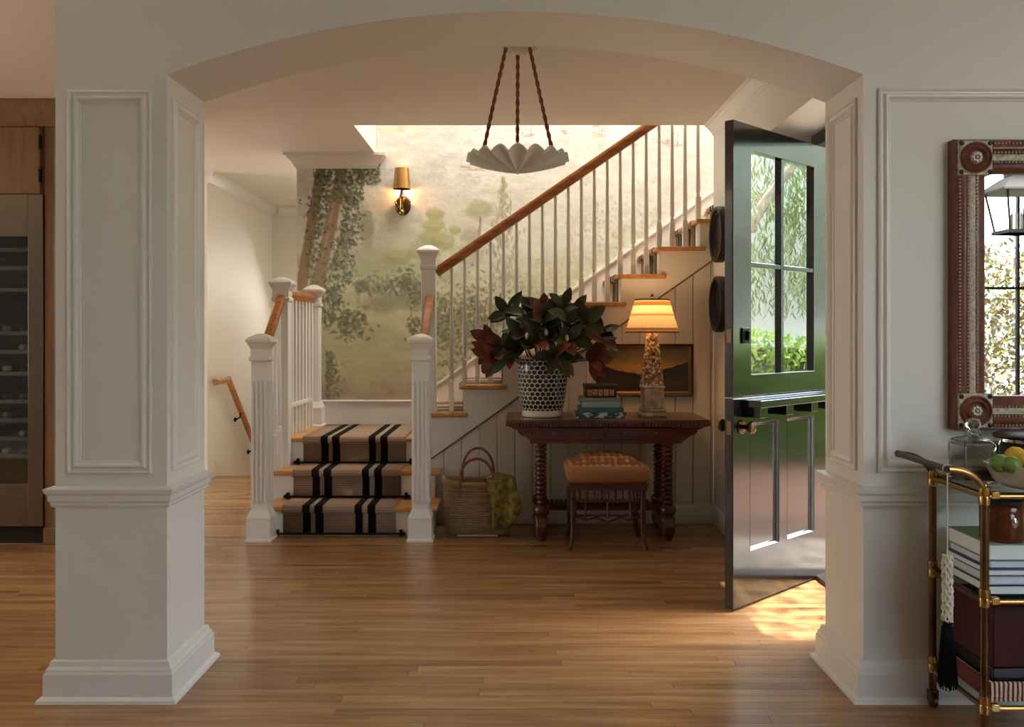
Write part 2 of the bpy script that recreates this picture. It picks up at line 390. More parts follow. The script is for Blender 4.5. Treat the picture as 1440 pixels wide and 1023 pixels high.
build(g, 'floor_hall_steps', M['oak'], kind='structure')
# ---- kitchen walls and the rear of the front room
build(G().box(-7.2, -7.05, -3.5, 8.1, 0, 3.3), 'wall_kitchen', M['wall'], kind='structure')
build(G().box(7.0, 7.2, -3.5, YB, 0, 3.3), 'wall_front_right', mat('side_room_paint', (150, 146, 136), .6), kind='structure')
g = G(); g.box(-7.2, 3.4, -3.5, -3.3, 0, 3.3); g.box(3.4, 6.2, -3.5, -3.3, 0, .5); g.box(3.4, 6.2, -3.5, -3.3, 3.12, 3.3); g.box(6.2, 7.0, -3.5, -3.3, 0, 3.3)
mdr = mat('rear_room_paint', (112, 108, 98), .6)  # unseen walls kept dark to cut light bounced onto the pier
build(g, 'wall_rear', mdr, kind='structure')
mglass = mat('clear_glass', (255, 255, 255), 0, trans=1, ior=1.01)
mbar = mat('bronze_window_bar', (44, 38, 34), .4, .3)
for i in range(2):
    x0 = 3.4+1.4*i; w = thing('window_%d' % (i+1), ('tall barred window in the rear room wall, nearer the room corner', 'tall barred window in the rear room wall, nearer the arch axis')[1-i], 'window', (x0+.7, -3.4, .5), kind='structure')
    build(G().frame(x0, x0+1.4, .5, 3.12, [(0, -.05), (0, .05), (.05, .05), (.05, -.05), (0, -.05)], lambda u, v, h: (u, -3.4+h, v)), 'window_frame', mbar, w)
    for xx in (x0+.70,): build(G().box(xx-.014, xx+.014, -3.42, -3.38, .55, 3.07), 'muntin', mbar, w)
    for zz in (1.8,): build(G().box(x0+.05, x0+1.35, -3.42, -3.38, zz-.014, zz+.014), 'muntin', mbar, w)
    for a, b in ((x0+.05, x0+.686), (x0+.714, x0+1.35)):
        for c, d in ((.55, 1.786), (1.814, 3.07)): build(G().box(a, b, -3.403, -3.397, c, d), 'pane', mglass, w)
# ================================================================ MURAL (flat print on the stair wall)
def make_mural():
    x0, x1, y0, y1 = 418.5, 1010.0, 120.0, 565.0        # drawn in units of 1/175.6 m
    st = 1.15; nx = int((x1-x0)/st); ny = int((y1-y0)/st)
    xs = np.linspace(x0, x1, nx); ys = np.linspace(y0, y1, ny); XX, YY = np.meshgrid(xs, ys)
    rg = np.random.default_rng(5)
    def noise(sx, sy, seed):
        r = np.random.default_rng(seed); gx = int((x1-x0)/sx)+3; gy = int((y1-y0)/sy)+3; gr = r.random((gy, gx))
        fx = (XX-x0)/sx; fy = (YY-y0)/sy; ix = fx.astype(int); iy = fy.astype(int); fx = fx-ix; fy = fy-iy
        fx = fx*fx*(3-2*fx); fy = fy*fy*(3-2*fy)
        return gr[iy, ix]*(1-fx)*(1-fy)+gr[iy, ix+1]*fx*(1-fy)+gr[iy+1, ix]*(1-fx)*fy+gr[iy+1, ix+1]*fx*fy
    def fbm(sx, sy, seed): return (noise(sx, sy, seed)*.5+noise(sx/2, sy/2, seed+1)*.3+noise(sx/4, sy/4, seed+2)*.2)
    stops = [(120, (204, 200, 193)), (230, (206, 201, 190)), (300, (204, 197, 176)), (350, (204, 202, 170)), (395, (198, 196, 146)), (430, (184, 180, 128)), (480, (172, 164, 112)), (530, (168, 150, 106)), (565, (144, 118, 86))]  # top tones held down to offset the strong stairwell light
    py = np.array([s[0] for s in stops], float); img = np.zeros((ny, nx, 3))
    wob = YY+(fbm(90, 40, 1)-.5)*50
    haze = np.clip((XX-620)/330, 0, 1)                   # the right side of the print fades to cream
    for c in range(3): img[..., c] = np.interp(wob, py, [s[1][c] for s in stops])
    hz = (haze*np.clip((470-YY)/140, 0, 1))[..., None]; img = img*(1-hz*.75)+np.array((210, 202, 184))*hz*.75
    img *= (.90+.2*fbm(24, 10, 9))[..., None]; img *= (.96+.08*noise(3, 2.2, 13))[..., None]
    def put(mask, col): 
        m = np.clip(mask, 0, 1)[..., None]; img[:] = img*(1-m)+np.array(col)*m
    def blob(cx, cy, rx, ry, col, a=1, soft=.35, rag=.5, seed=1):
        d = np.sqrt(((XX-cx)/rx)**2+((YY-cy)/ry)**2)+(fbm(7, 6, seed)-.5)*rag
        put(np.clip((1-d)/soft, 0, 1)*a, col)
    def dab(cx, cy, rx, ry, ang, col, a=.9):
        r = max(rx, ry)*1.3; i0 = max(0, int((cx-r-x0)/st)); i1 = min(nx, int((cx+r-x0)/st)+2); j0 = max(0, int((cy-r-y0)/st)); j1 = min(ny, int((cy+r-y0)/st)+2)
        if i1 <= i0 or j1 <= j0: return
        X = XX[j0:j1, i0:i1]-cx; Y = YY[j0:j1, i0:i1]-cy; c, s = math.cos(ang), math.sin(ang)
        d = np.sqrt(((X*c+Y*s)/rx)**2+((-X*s+Y*c)/ry)**2); m = (np.clip((1.15-d)/.3, 0, 1)*a)[..., None]
        img[j0:j1, i0:i1] = img[j0:j1, i0:i1]*(1-m)+np.array(col)*m
    def leaves(n, fn, cols, r=(1.6, 3.6), a=.8):
        for i in range(n):
            x, y = fn(); dab(x, y, rg.uniform(*r), rg.uniform(r[0]*.5, r[1]*.55), rg.uniform(0, 3.14), cols[rg.integers(len(cols))], a*rg.uniform(.6, 1))
    def line(p, q, w0, w1, col, a=.9, rag=2.0, seed=3):
        (ax, ay), (bx, by) = p, q; L2 = (bx-ax)**2+(by-ay)**2; t = np.clip(((XX-ax)*(bx-ax)+(YY-ay)*(by-ay))/L2, 0, 1)
        d = np.hypot(XX-ax-t*(bx-ax), YY-ay-t*(by-ay))+(noise(5, 5, seed)-.5)*rag; w = (w0+(w1-w0)*t)/2
        put(np.clip((w-d)/1.5+.5, 0, 1)*a, col)
    G1 = [(84, 88, 66), (104, 106, 80), (68, 72, 52), (122, 122, 94)]; G2 = [(132, 134, 84), (150, 150, 98), (118, 122, 76)]; D1 = [(92, 88, 58), (76, 74, 50), (110, 104, 70)]
    # distant hills, hedges and clipped trees
    blob(470, 330, 70, 60, (188, 186, 158), .5, .8); blob(520, 365, 80, 26, (158, 158, 112), .6, .5, .7, 21); blob(560, 385, 120, 22, (150, 152, 104), .5, .5, .6, 22)
    blob(516, 320, 13, 32, (138, 136, 108), .75, .4, .6, 23); blob(506, 305, 9, 24, (160, 156, 122), .5, .5, .5, 24)
    blob(568, 330, 16, 34, (186, 188, 152), .6, .5, .5, 25)
    for cx, cy, rx, ry in ((612, 300, 15, 12), (611, 317, 20, 11), (606, 333, 24, 13), (625, 338, 20, 14), (640, 322, 10, 9), (590, 352, 22, 14), (560, 360, 24, 12)):
        blob(cx, cy+3, rx, ry, (142, 140, 84), .7, .4, .6, int(cx)); blob(cx-2, cy-3, rx*.8, ry*.6, (186, 182, 124), .55, .5, .5, int(cx)+1)
    blob(674, 295, 25, 17, (150, 148, 112), .8, .45, .7, 31); blob(671, 290, 18, 9, (178, 174, 132), .5, .5, .6, 32); line((676, 306), (672, 350), 3, 3.5, (136, 116, 96))
    blob(662, 332, 18, 15, (150, 138, 112), .6, .5, .7, 33)
    for i in range(260):
        t = rg.random()**.8; y = 252+t*150; w = 3+17*math.sin(min(1, t*1.1)*2.2); x = 708+rg.normal()*w*.5
        dab(x, y, 1.6, 4.2, rg.normal()*.25, [(150, 142, 108), (168, 158, 124), (136, 130, 94)][rg.integers(3)], .6)
    leaves(300, lambda: (rg.uniform(500, 600), 400+rg.normal()*7+(rg.random())*6), G1, (2, 5), .45)
    blob(560, 424, 75, 17, (116, 110, 72), .65, .6, .9, 41); blob(530, 432, 30, 12, (124, 118, 84), .5, .6, .9, 42); blob(598, 418, 28, 20, (128, 122, 88), .55, .6, .9, 43)
    line((495, 437), (600, 455), 2, 2, (176, 166, 108), .6); line((600, 404), (830, 404), 2, 1.5, (150, 138, 90), .4)
    blob(500, 470, 60, 24, (146, 138, 96), .35, .8, .8, 44)
    blob(660, 360, 26, 24, (146, 128, 112), .5, .6, .8, 45)
    # dark shrubbery behind the lower balusters
    leaves(900, lambda: (rg.uniform(612, 760), 470+rg.normal()*34), D1, (1.8, 4.2), .6)
    leaves(420, lambda: (rg.uniform(610, 700), 445+rg.normal()*20), D1, (1.8, 4), .7)
    leaves(260, lambda: (rg.uniform(720, 940), 385+rg.normal()*14), [(172, 166, 112), (156, 150, 100), (186, 178, 128)], (2, 5), .45)
    # ivy-clad trunks at the left
    line((452, 232), (424, 402), 13, 15, (134, 98, 66)); line((449, 262), (432, 372), 5, 5, (110, 88, 66), .5)
    line((482, 235), (446, 405), 15, 18, (144, 108, 74)); line((489, 300), (462, 395), 4, 4, (112, 88, 66), .55); line((478, 240), (455, 360), 3, 3, (186, 164, 134), .5)
    line((440, 405), (420, 420), 14, 10, (146, 124, 98), .7)
    leaves(520, lambda: (rg.uniform(440, 510), rg.uniform(226, 285)), G1, (1.8, 3.8), .85)
    leaves(150, lambda: (505+rg.uniform(0, 30), 240+rg.uniform(-9, 20)), G1, (1.8, 3.6), .8)
    leaves(260, lambda: (490+rg.normal()*9, rg.uniform(270, 345)), G1, (1.8, 3.6), .85)
    leaves(160, lambda: (448+rg.normal()*8, rg.uniform(275, 330)), G1, (1.8, 3.4), .85)
    leaves(160, lambda: (440-.18*(0)+rg.normal()*6, rg.uniform(320, 400)), G1, (1.8, 3.4), .8)
    leaves(150, lambda: (484+rg.normal()*8, rg.uniform(335, 400)), G1, (1.8, 3.6), .85)
    leaves(170, lambda: (466+rg.normal()*11, rg.uniform(345, 430)), G1, (1.8, 3.6), .85)
    leaves(90, lambda: (470+rg.normal()*7, rg.uniform(405, 432)), G1, (2, 4), .85)
    leaves(130, lambda: (455+rg.random()*60, 440+rg.random()*.5*20+rg.normal()*7), D1, (2, 4.6), .8); leaves(90, lambda: (495+rg.normal()*12, 462+rg.normal()*8), D1, (2, 4.4), .8)
    leaves(170, lambda: (459+abs(rg.normal())*8, rg.uniform(495, 562)), D1, (2, 4), .85)
    leaves(70, lambda: (571+rg.normal()*8, 396+rg.normal()*9), D1, (2, 4), .85); leaves(60, lambda: (585+rg.normal()*7, 420+rg.normal()*12), D1, (2, 4), .8); leaves(50, lambda: (581+rg.normal()*6, 460+rg.normal()*7), D1, (2, 4), .8)
    # pale sprays and small sailing boats on the right
    leaves(300, lambda: (rg.uniform(795, 930), 330+rg.normal()*28), [(168, 162, 118), (156, 150, 102), (180, 172, 134)], (1.8, 3.6), .6)
    line((800, 310), (815, 400), 2, 3, (188, 172, 140), .5); line((905, 300), (900, 380), 2, 3, (188, 172, 140), .5)
    def boat(x, y, w):
        blob(x, y, w, 2.2, (186, 152, 136), .7, .4, .2, 51); line((x-w, y-4), (x+w, y-2), 1.4, 1.4, (160, 124, 110), .7)
        for k in (-.4, .1, .5): line((x+w*k, y), (x+w*(k+.1), y-w*1.3), 1.3, 1, (164, 138, 122), .7)
        for i in range(26): dab(x+rg.normal()*w*.6, y+8+abs(rg.normal())*6, 2.5, .8, 0, (184, 168, 152), .45)
    for b in ((668, 239, 19), (845, 192, 9), (890, 205, 8), (930, 200, 16), (945, 206, 14), (742, 192, 8), (795, 188, 6), (838, 178, 6)): boat(*b)
    for i in range(160): dab(rg.uniform(530, 1000), rg.uniform(130, 235), rg.uniform(4, 14), .7, rg.normal()*.04, (188, 178, 160), .4)
    leaves(60, lambda: (rg.uniform(522, 600), 183+rg.normal()*5), [(206, 196, 150), (196, 186, 146)], (2, 5), .35)
    for yy in range(int(y0), int(y1), 11): put(((np.abs(YY-yy) < .5)*.06).astype(float), (250, 246, 236))
    img[:] = np.clip(img, 0, 255); img[:] = 255*(img/255)**(1-.28*np.clip((YY-250)/110, 0, 1)[..., None])  # lower print lightened in colour to make up for weak light there
    me = bpy.data.meshes.new('mural'); k = 175.6
    PX = (XX-722)/k; PZ = 1.3-(YY-470)/k; t = YM-.004
    co = np.stack([PX, np.full_like(PX, t), PZ], -1).reshape(-1, 3); nv = nx*ny
    ii = (np.arange(ny-1)[:, None]*nx+np.arange(nx-1)[None]).reshape(-1); quads = np.stack([ii, ii+nx, ii+nx+1, ii+1], -1)
    # keep what lies above the baseboard and the sloping skirt, and beside the crown
    cx_ = co[quads].mean(1); keep = (cx_[:, 2] > .765) & ((cx_[:, 0] < -.6) | (cx_[:, 2] > .896+.70*(cx_[:, 0]+.61))) & ~((cx_[:, 0] < -1.10) & (cx_[:, 2] > 2.63))
    quads = quads[keep]
    me.vertices.add(nv); me.vertices.foreach_set('co', co.astype(np.float32).ravel())
    me.loops.add(len(quads)*4); me.loops.foreach_set('vertex_index', quads.astype(np.int32).ravel())
    me.polygons.add(len(quads)); me.polygons.foreach_set('loop_start', np.arange(0, len(quads)*4, 4, dtype=np.int32))
    me.update(calc_edges=True); me.validate()
    v = img.reshape(-1, 3)/255; v = np.where(v <= .04045, v/12.92, ((v+.055)/1.055)**2.4)
    a = me.color_attributes.new('print', 'FLOAT_COLOR', 'POINT'); a.data.foreach_set('color', np.concatenate([v, np.ones((nv, 1))], 1).astype(np.float32).ravel())
    m = mat('mural_print', (200, 200, 180), .7, bump=.02, bscale=200); q = N(m); n = q.n('ShaderNodeAttribute', attribute_name='print'); q.l(n.outputs['Color'], q.b.inputs['Base Color'])
    me.materials.append(m); o = bpy.data.objects.new('mural', me); C.objects.link(o)
    sm = o.modifiers.new('thickness', 'SOLIDIFY'); sm.thickness = .003; sm.offset = -1 if False else 1; o.modifiers.remove(sm)
    return o
tag(make_mural(), 'painted wallpaper mural of ivied trees, meadow and misty water on the stair wall', 'mural')
# ================================================================ STAIRCASE
st = thing('staircase', 'white-risered oak staircase with three lower steps, a landing and a flight rising right', 'staircase', (-1.08, 5.75, 0))
SX0, SX1 = -1.70, -.49
NY = (5.70, 5.97, 6.25)
for i in range(3):
    z = .19*(i+1)
    y1 = NY[i+1]+.035 if i < 2 else YM-.018
    if i < 2: build(G().box(SX0, SX1, NY[i], y1, z-.03, z), 'tread', M['oak'], st, bevel=.008)
    else:
        build(G().box(SX0, SX1+.02, NY[2], YW-.0+.0 if False else 6.60, z-.03, z), 'tread', M['oak'], st, bevel=.008)
        build(G().box(SX0, -.62, 6.60, YM-.018, z-.03, z), 'landing_board', M['oak'], st, bevel=.003)
    build(G().box(-1.66, -.53, NY[i]+.03, NY[i]+.05, z-.19, z-.03), 'riser', M['trim'], st)
g = G(); g.prism([(5.75, 0), (5.75, .16), (6.02, .16), (6.02, .35), (6.30, .35), (6.30, .54), (6.36, .54), (6.36, 0)], lambda u, w, h: (h, u, w), -1.66, -1.64)
g.box(-1.66, -1.64, 6.36, YM, 0, .54); build(g, 'side_panel', M['trim'], st)
g = G(); g.prism([(5.75, 0), (5.75, .16), (6.02, .16), (6.02, .35), (6.10, .35), (6.10, 0)], lambda u, w, h: (h, u, w), -.55, -.53); build(g, 'side_panel', M['trim'], st)
for k in range(1, 12):
    x = TX(k) if k > 1 else -.62; z = TZ(k)
    g = G().box(x, TX(k+1)+.062 if k < 8 else (1.378 if k == 8 else TX(k+1)+.04), 6.075 if k < 9 else 6.135, YM-.021, z-.03, z)
    if k == 8: g.box(1.378, TX(9)+.062, 6.135, YM-.021, z-.03, z)
    build(g, 'tread', M['oakY'], st, bevel=.007)
    build(G().box(x+.03, x+.05, 6.201, YM-.021, z-.19, z-.03), 'riser', M['trim'], st)
# ---- runner
mr = mat('runner_wool', (150, 122, 96), .95, spec=.1, bump=.25, bscale=300); q = N(mr)
uv = q.n('ShaderNodeUVMap', uv_map='UVMap'); sp = q.n('ShaderNodeSeparateXYZ'); q.l(uv.outputs[0], sp.inputs[0])
K = (24, 19, 17); T1 = (164, 136, 112); T2 = (164, 146, 124)
str_ = q.ramp(sp.outputs[0], [(0, T1), (.174, K), (.244, T2), (.283, K), (.356, T1), (.639, K), (.706, T2), (.753, K), (.823, T1)], 'CONSTANT')
rib = q.math('SINE', q.math('MULTIPLY', sp.outputs[1], 2*math.pi/.0155)); ribm = q.math('MULTIPLY', q.math('GREATER_THAN', rib, .45), .6)
thin = q.math('MULTIPLY', ribm, q.math('GREATER_THAN', sp.outputs[2], -1))
q.l(q.mix(ribm, str_, q.mix(.5, str_, lin((60, 42, 36)))), q.b.inputs['Base Color'])
def runner(path, across, name, parent):
    """path of (s-plane points), across(t) -> two edge points"""
    g = G(); vs = []; L = 0; Ls = []
    for i, p in enumerate(path):
        if i: L += math.dist(p, path[i-1])
        Ls.append(L)
    n = len(path); top = [across(p, 0) for p in path]+[across(p, 1) for p in path]
    g.add(top, [(i, i+1, n+i+1, n+i) for i in range(n-1)])
    o = build(g, name, mr, parent, fixn=False, ang=60)
    ul = o.data.uv_layers.new(name='UVMap')
    for li, l in enumerate(o.data.loops):
        vi = l.vertex_index; ul.data[li].uv = (0 if vi < n else 1, Ls[vi % n])
    s = o.modifiers.new('pile', 'SOLIDIFY'); s.thickness = .008; s.offset = 0
    return o
ru = thing('stair_runner', 'brown stair runner with paired black stripes laid over the lower steps', 'rug', (-1.12, 5.73, 0))
pa = []
for i in range(3):
    z = .19*(i+1); y = NY[i]
    pa += [(y+.024, z-.185), (y+.024, z-.04), (y-.005, z-.034), (y-.008, z-.018), (y-.004, z+.002), (y+.006, z+.006)]
    if i < 2: pa.append((NY[i+1]+.02, z+.006))
pa.append((YM-.03, .576))
RX0, RX1 = -1.482, -.757
runner(pa, lambda p, t: (RX1 if t else RX0, p[0], p[1]), 'runner_strip', ru)
# the upper flight's runner
pa = [(-.625+.024, .58)]
for k in range(1, 11):
    x = TX(k) if k > 1 else -.62; z = TZ(k)
    pa += [(x+.024, z-.04), (x-.006, z-.03), (x-.006, z), (x+.006, z+.006), (TX(k+1)+.02, z+.006)]
tr = thing('upper_stair_runner', 'dark-striped runner glimpsed between balusters on the upper flight', 'rug', (-.6, 6.6, .57))
runner(pa, lambda p, t: (p[0], 6.98 if t else 6.26, p[1]), 'runner_strip', tr)
for i, nm in enumerate(('bottom', 'middle', 'top')):
    z = .19*i+.012; y = NY[i]+.010
    r = thing('stair_rod', 'black iron stair rod at the foot of the %s riser' % nm, 'stair rod', (-1.12, y, z), 'rods holding the stair runner')
    build(G().tube([(RX0-.035, y, z+.004), (RX1+.035, y, z+.004)], .007, 8), 'rod', M['blackmetal'], r)
    for sx in (RX0-.035, RX1+.035):
        build(G().box(sx-.010, sx+.010, y-.012, y+.018, z-.010, z+.030).ball((sx-(.02 if sx < -1 else -.02), y, z+.004), .012), 'finial', M['blackmetal'], r, bevel=.002)
# ---- newels and railings
def newel(par, x, y, z0, z1, h=.052, plinth=True, flute=True, name='newel_post'):
    g = G(); zc = z1
    g.box(x-h, x+h, y-h, y+h, z0, zc-.06)
    p = build(g, name, M['trim'], par, bevel=.004)
    if plinth:
        build(G().lathe([(h+.030, z0), (h+.030, z0+.012), (h+.022, z0+.02), (h+.022, z0+.15), (h+.014, z0+.17), (h+.006, z0+.19), (h+.001, z0+.2)], x, y, 4, sq=1), 'newel_plinth', M['trim'], p, ang=12)
    g = G(); g.lathe([(h+.0015, zc-.178), (h+.010, zc-.168), (h+.010, zc-.150), (h+.0015, zc-.143), (h+.0015, zc-.10), (h+.008, zc-.085), (h+.020, zc-.062), (h+.026, zc-.056), (h+.028, zc-.042), (h+.022, zc-.034), (h+.008, zc-.022), (h*.4, zc-.004), (.0, zc)], x, y, 4, sq=1)
    build(g, 'newel_cap', M['trim'], p, ang=16)
    if flute:
        g = G()
        for k in (-1.5, -.5, .5, 1.5): g.box(x+k*.026-.0075, x+k*.026+.0075, y-h-.009, y-h+.002, z0+.24, zc-.30)
        build(g, 'reeding', M['trim'], p, bevel=.0025)
        g = G()
        for k in (-1.5, -.5, .5, 1.5): g.box(x+h-.002, x+h+.009, y+k*.026-.0075, y+k*.026+.0075, z0+.24, zc-.30)
        build(g, 'reeding', M['trim'], p, bevel=.0025)
    return p
def baluster_mesh(blk, top, h0=.0165):
    g = G(); g.box(-h0, h0, -h0, h0, 0, blk)
    g.lathe([(h0*1.0, blk), (.009, blk+.006), (.0150, blk+.016), (.0150, blk+.020), (.0095, blk+.028), (.0150, blk+.040), (.0155, blk+.08), (.0095, top)], 0, 0, 10)
    return g
def railbox(p, q, w=.030, hh=.030):
    p, q = Vector(p), Vector(q); d = (q-p); L = d.length; d.normalize(); s = d.cross(Vector((0, 0, 1))).normalized(); u = s.cross(d)
    prof = [(-w*.75, -hh), (w*.75, -hh), (w*.8, -hh*.3), (w, 0), (w, hh*.5), (w*.6, hh), (-w*.6, hh), (-w, hh*.5), (-w, 0), (-w*.8, -hh*.3)]
    n = len(prof); vs = [p+s*a+u*b for a, b in prof]+[q+s*a+u*b for a, b in prof]
    return G().add(vs, [tuple(range(n))[::-1], tuple(range(n, 2*n))]+[(i, (i+1) % n, n+(i+1) % n, n+i) for i in range(n)])
YR = 6.19
ur = thing('upper_stair_railing', 'oak handrail on tapered white balusters climbing right above the console', 'railing', (-.59, YR, .57))
UNX = -.588
newel(ur, UNX, YR, .57, 1.92, .050, plinth=False, flute=False)
hz = lambda x: 1.722+.689*(x+.546)
build(railbox((UNX+.05, YR, hz(UNX+.05)), (1.42, YR, hz(1.42)), .030, .033), 'handrail', M['rail'], ur)
bal = build(baluster_mesh(.175, .92), 'baluster', M['trim'], ur, origin=(0, 0, 0)); first = True
for k in range(1, 10):
    for j in range(3):
        x = (TX(k) if k > 1 else -.645)+.034+.0903*j
        if x < UNX+.08 or x > 1.36: continue
        loc = Vector((x, YR, TZ(k)))
        if first: bal.location = loc-wloc(ur); b = bal; first = False
        else: b = dup(bal, ur, loc-wloc(ur))
        top = hz(x)-.02-TZ(k); b.scale = (1, 1, top/.92)
lr = thing('lower_left_stair_railing', 'fluted white newels with a sloping oak rail left of the lower steps', 'railing', (-1.593, 5.62, 0))
newel(lr, -1.593, 5.62, 0, 1.305)
newel(lr, -1.615, 6.22, 0, 1.70, plinth=False, flute=False)
build(railbox((-1.600, 5.67, 1.17), (-1.612, 6.17, 1.545)), 'handrail', M['rail'], lr)
lb = build(baluster_mesh(.22, .92), 'baluster', M['trim'], lr, origin=(0, 0, 0))
for i, (y, z) in enumerate(((5.76, .19), (5.87, .19), (5.98, .38), (6.09, .38))):
    loc = Vector((-1.605, y, z))-wloc(lr); b = lb if i == 0 else dup(lb, lr, loc); b.location = loc; b.scale = (1, 1, (1.17+(y-5.67)*.75-.02-z)/.92)
gr = thing('landing_railing', 'white square balusters under a level oak rail along the landing', 'railing', (-1.60, 6.65, .57))
newel(gr, -1.575, 7.03, .57, 1.69, .048, plinth=True, flute=False)
build(railbox((-1.612, 6.27, 1.575), (-1.580, 6.985, 1.575), .030, .030), 'handrail', M['rail'], gr)
build(G().box(-1.62, -1.575, 6.27, 6.985, .775, .805), 'lower_rail', M['trim'], gr, bevel=.004)
sq = build(G().box(-.0145, .0145, -.0145, .0145, 0, .985), 'baluster', M['trim'], gr, origin=(0, 0, 0), bevel=.002)
for i in range(8):
    y = 6.325+.088*i; loc = Vector((-1.610+.03*(y-6.27)/.7, y, .57))-wloc(gr); b = sq if i == 0 else dup(sq, gr, loc); b.location = loc
rr_ = thing('lower_right_stair_railing', 'fluted white newel with a short oak rail right of the lower steps', 'railing', (-.585, 5.62, 0))
newel(rr_, -.585, 5.62, 0, 1.305)
build(railbox((-.585, 5.67, 1.17), (-.575, 6.14, 1.545)), 'handrail', M['rail'], rr_)
for i, (y, z) in enumerate(((5.77, .19), (5.87, .19), (6.0, .38))):
    b = dup(lb, rr_, Vector((-.583, y, z))-wloc(rr_)); b.name = 'baluster'; b.scale = (1, 1, (1.17+(y-5.67)*.79-.02-z)/.92)
# hall handrail
hr = thing('wall_handrail', 'pale oak handrail with black brackets descending along the far hall wall', 'handrail', (XH+.06, 8.0, .87))
g = railbox((XH+.062, 7.99, .868), (XH+.062, 8.36, .868), .025, .026); build(g, 'rail', M['oakY'], hr)
build(railbox((XH+.062, 8.345, .88), (XH+.062, 9.25, .10), .025, .026), 'rail', M['oakY'], hr)
for y, z in ((8.72, .545), (9.15, .17)):
    build(G().tube([(XH+.062, y, z-.02), (XH+.060, y, z-.06), (XH+.03, y, z-.08), (XH+.001, y, z-.085)], .008, 8).ball((XH+.012, y, z-.085), (.014, .022, .022)), 'bracket', M['blackmetal'], hr)
# ================================================================ FRONT DOOR (two-leaf, swung into the foyer)
HP = Vector((DH[0], DH[1], 0)); DD = Vector((-.72, -.694, 0)).normalized(); DN = Vector((.694, -.72, 0)).normalized()
def dq(u, v, h): p = HP+DD*u+DN*h; return (p.x, p.y, v)
def dbox(g, u0, u1, v0, v1, h0, h1, mi=0):
    vs = [dq(u, v, h) for v in (v0, v1) for u, h in ((u0, h0), (u1, h0), (u1, h1), (u0, h1))]
    return g.add(vs, [(0,3,2,1),(4,5,6,7),(0,1,5,4),(1,2,6,5),(2,3,7,6),(3,0,4,7)], mi)
door = thing('door_1', 'black split front door with four panes, standing open into the foyer', 'door', HP, kind='structure')
TH = .046; DW = .915; B = M['black']
def leaf(nm, v0, v1, rects):
    """stiles and rails around the openings, as one leaf"""
    g = G(); us = sorted({0, DW, *[r[0] for r in rects], *[r[1] for r in rects]}); vs = sorted({v0, v1, *[r[2] for r in rects], *[r[3] for r in rects]})
    vv = []; ff = []
    solid = lambda i, j: not any(r[0]-1e-6 <= (us[i]+us[i+1])/2 <= r[1] and r[2] <= (vs[j]+vs[j+1])/2 <= r[3] for r in rects)
    idx = {}
    def P(i, j, s):
        k = (i, j, s)
        if k not in idx: idx[k] = len(vv); vv.append(dq(us[i], vs[j], -TH if s == 0 else 0))
        return idx[k]
    nu, nv = len(us)-1, len(vs)-1
    for i in range(nu):
        for j in range(nv):
            if not solid(i, j): continue
            for s in (0, 1): ff.append((P(i,j,s), P(i+1,j,s), P(i+1,j+1,s), P(i,j+1,s)))
            for (di, dj, a, b) in ((-1,0,(i,j),(i,j+1)), (1,0,(i+1,j),(i+1,j+1)), (0,-1,(i,j),(i+1,j)), (0,1,(i,j+1),(i+1,j+1))):
                ni, nj = i+di, j+dj
                if not (0 <= ni < nu and 0 <= nj < nv and solid(ni, nj)): ff.append((P(*a,0), P(*b,0), P(*b,1), P(*a,1)))
    g.add(vv, ff); return build(g, nm, B, door, bevel=.003)
up = leaf('upper_leaf', 1.003, 2.302, [(.135, .755, 1.106, 2.179)])
mgl = bpy.data.materials.new('coated_door_glass'); mgl.use_nodes = True; nt = mgl.node_tree; nt.nodes.remove(nt.nodes['Principled BSDF'])
gl = nt.nodes.new('ShaderNodeBsdfGlossy'); gl.inputs['Roughness'].default_value = .0; gl.inputs['Color'].default_value = (.93, .96, .9, 1); tr_ = nt.nodes.new('ShaderNodeBsdfTransparent'); tr_.inputs[0].default_value = (.62, .66, .62, 1)
mxs = nt.nodes.new('ShaderNodeMixShader'); mxs.inputs[0].default_value = .42; nt.links.new(tr_.outputs[0], mxs.inputs[1]); nt.links.new(gl.outputs[0], mxs.inputs[2]); nt.links.new(mxs.outputs[0], nt.nodes['Material Output'].inputs[0])
UM, VM = .455, 1.634
build(dbox(G(), UM-.013, UM+.013, 1.106, 2.179, -TH+.006, -.004), 'muntin', B, up, bevel=.003)
for a, b in ((.135, UM-.013), (UM+.013, .755)): build(dbox(G(), a, b, VM-.012, VM+.012, -TH+.006, -.004), 'muntin', B, up, bevel=.003)
for a, b in ((.135, UM-.013), (UM+.013, .755)):
    for c, d in ((1.106, VM-.012), (VM+.012, 2.179)):
        build(G().add([dq(a, c, -TH/2), dq(b, c, -TH/2), dq(b, d, -TH/2), dq(a, d, -TH/2)], [(0, 1, 2, 3)]), 'pane', mgl, up)
lo_ = leaf('lower_leaf', .012, .997, [(.135, .415, .262, .870), (.495, .765, .262, .870)])
pp_ = [(0, 0), (.003, -.004), (.010, -.011), (.012, -.016), (.014, -.018)]
for a, b in ((.135, .415), (.495, .765)):
    build(G().frame(a, b, .262, .870, pp_, dq, cap=True), 'door_panel', B, lo_, ang=8)
    build(G().frame(a, b, .262, .870, [(0, -TH), (.02, -TH+.012), (.06, -TH+.012)], dq, cap=True), 'door_panel', B, lo_)
sh = build(dbox(G(), -.03, .845, .955, .990, .002, .105), 'door_shelf', B, lo_, bevel=.003)
for u in (.055, .29, .54, .785): build(dbox(G(), u-.035, u+.035, .905, .955, .002, .085), 'dentil', B, sh, bevel=.002)
mk = mat('knob_bronze', (92, 72, 50), .25, 1)
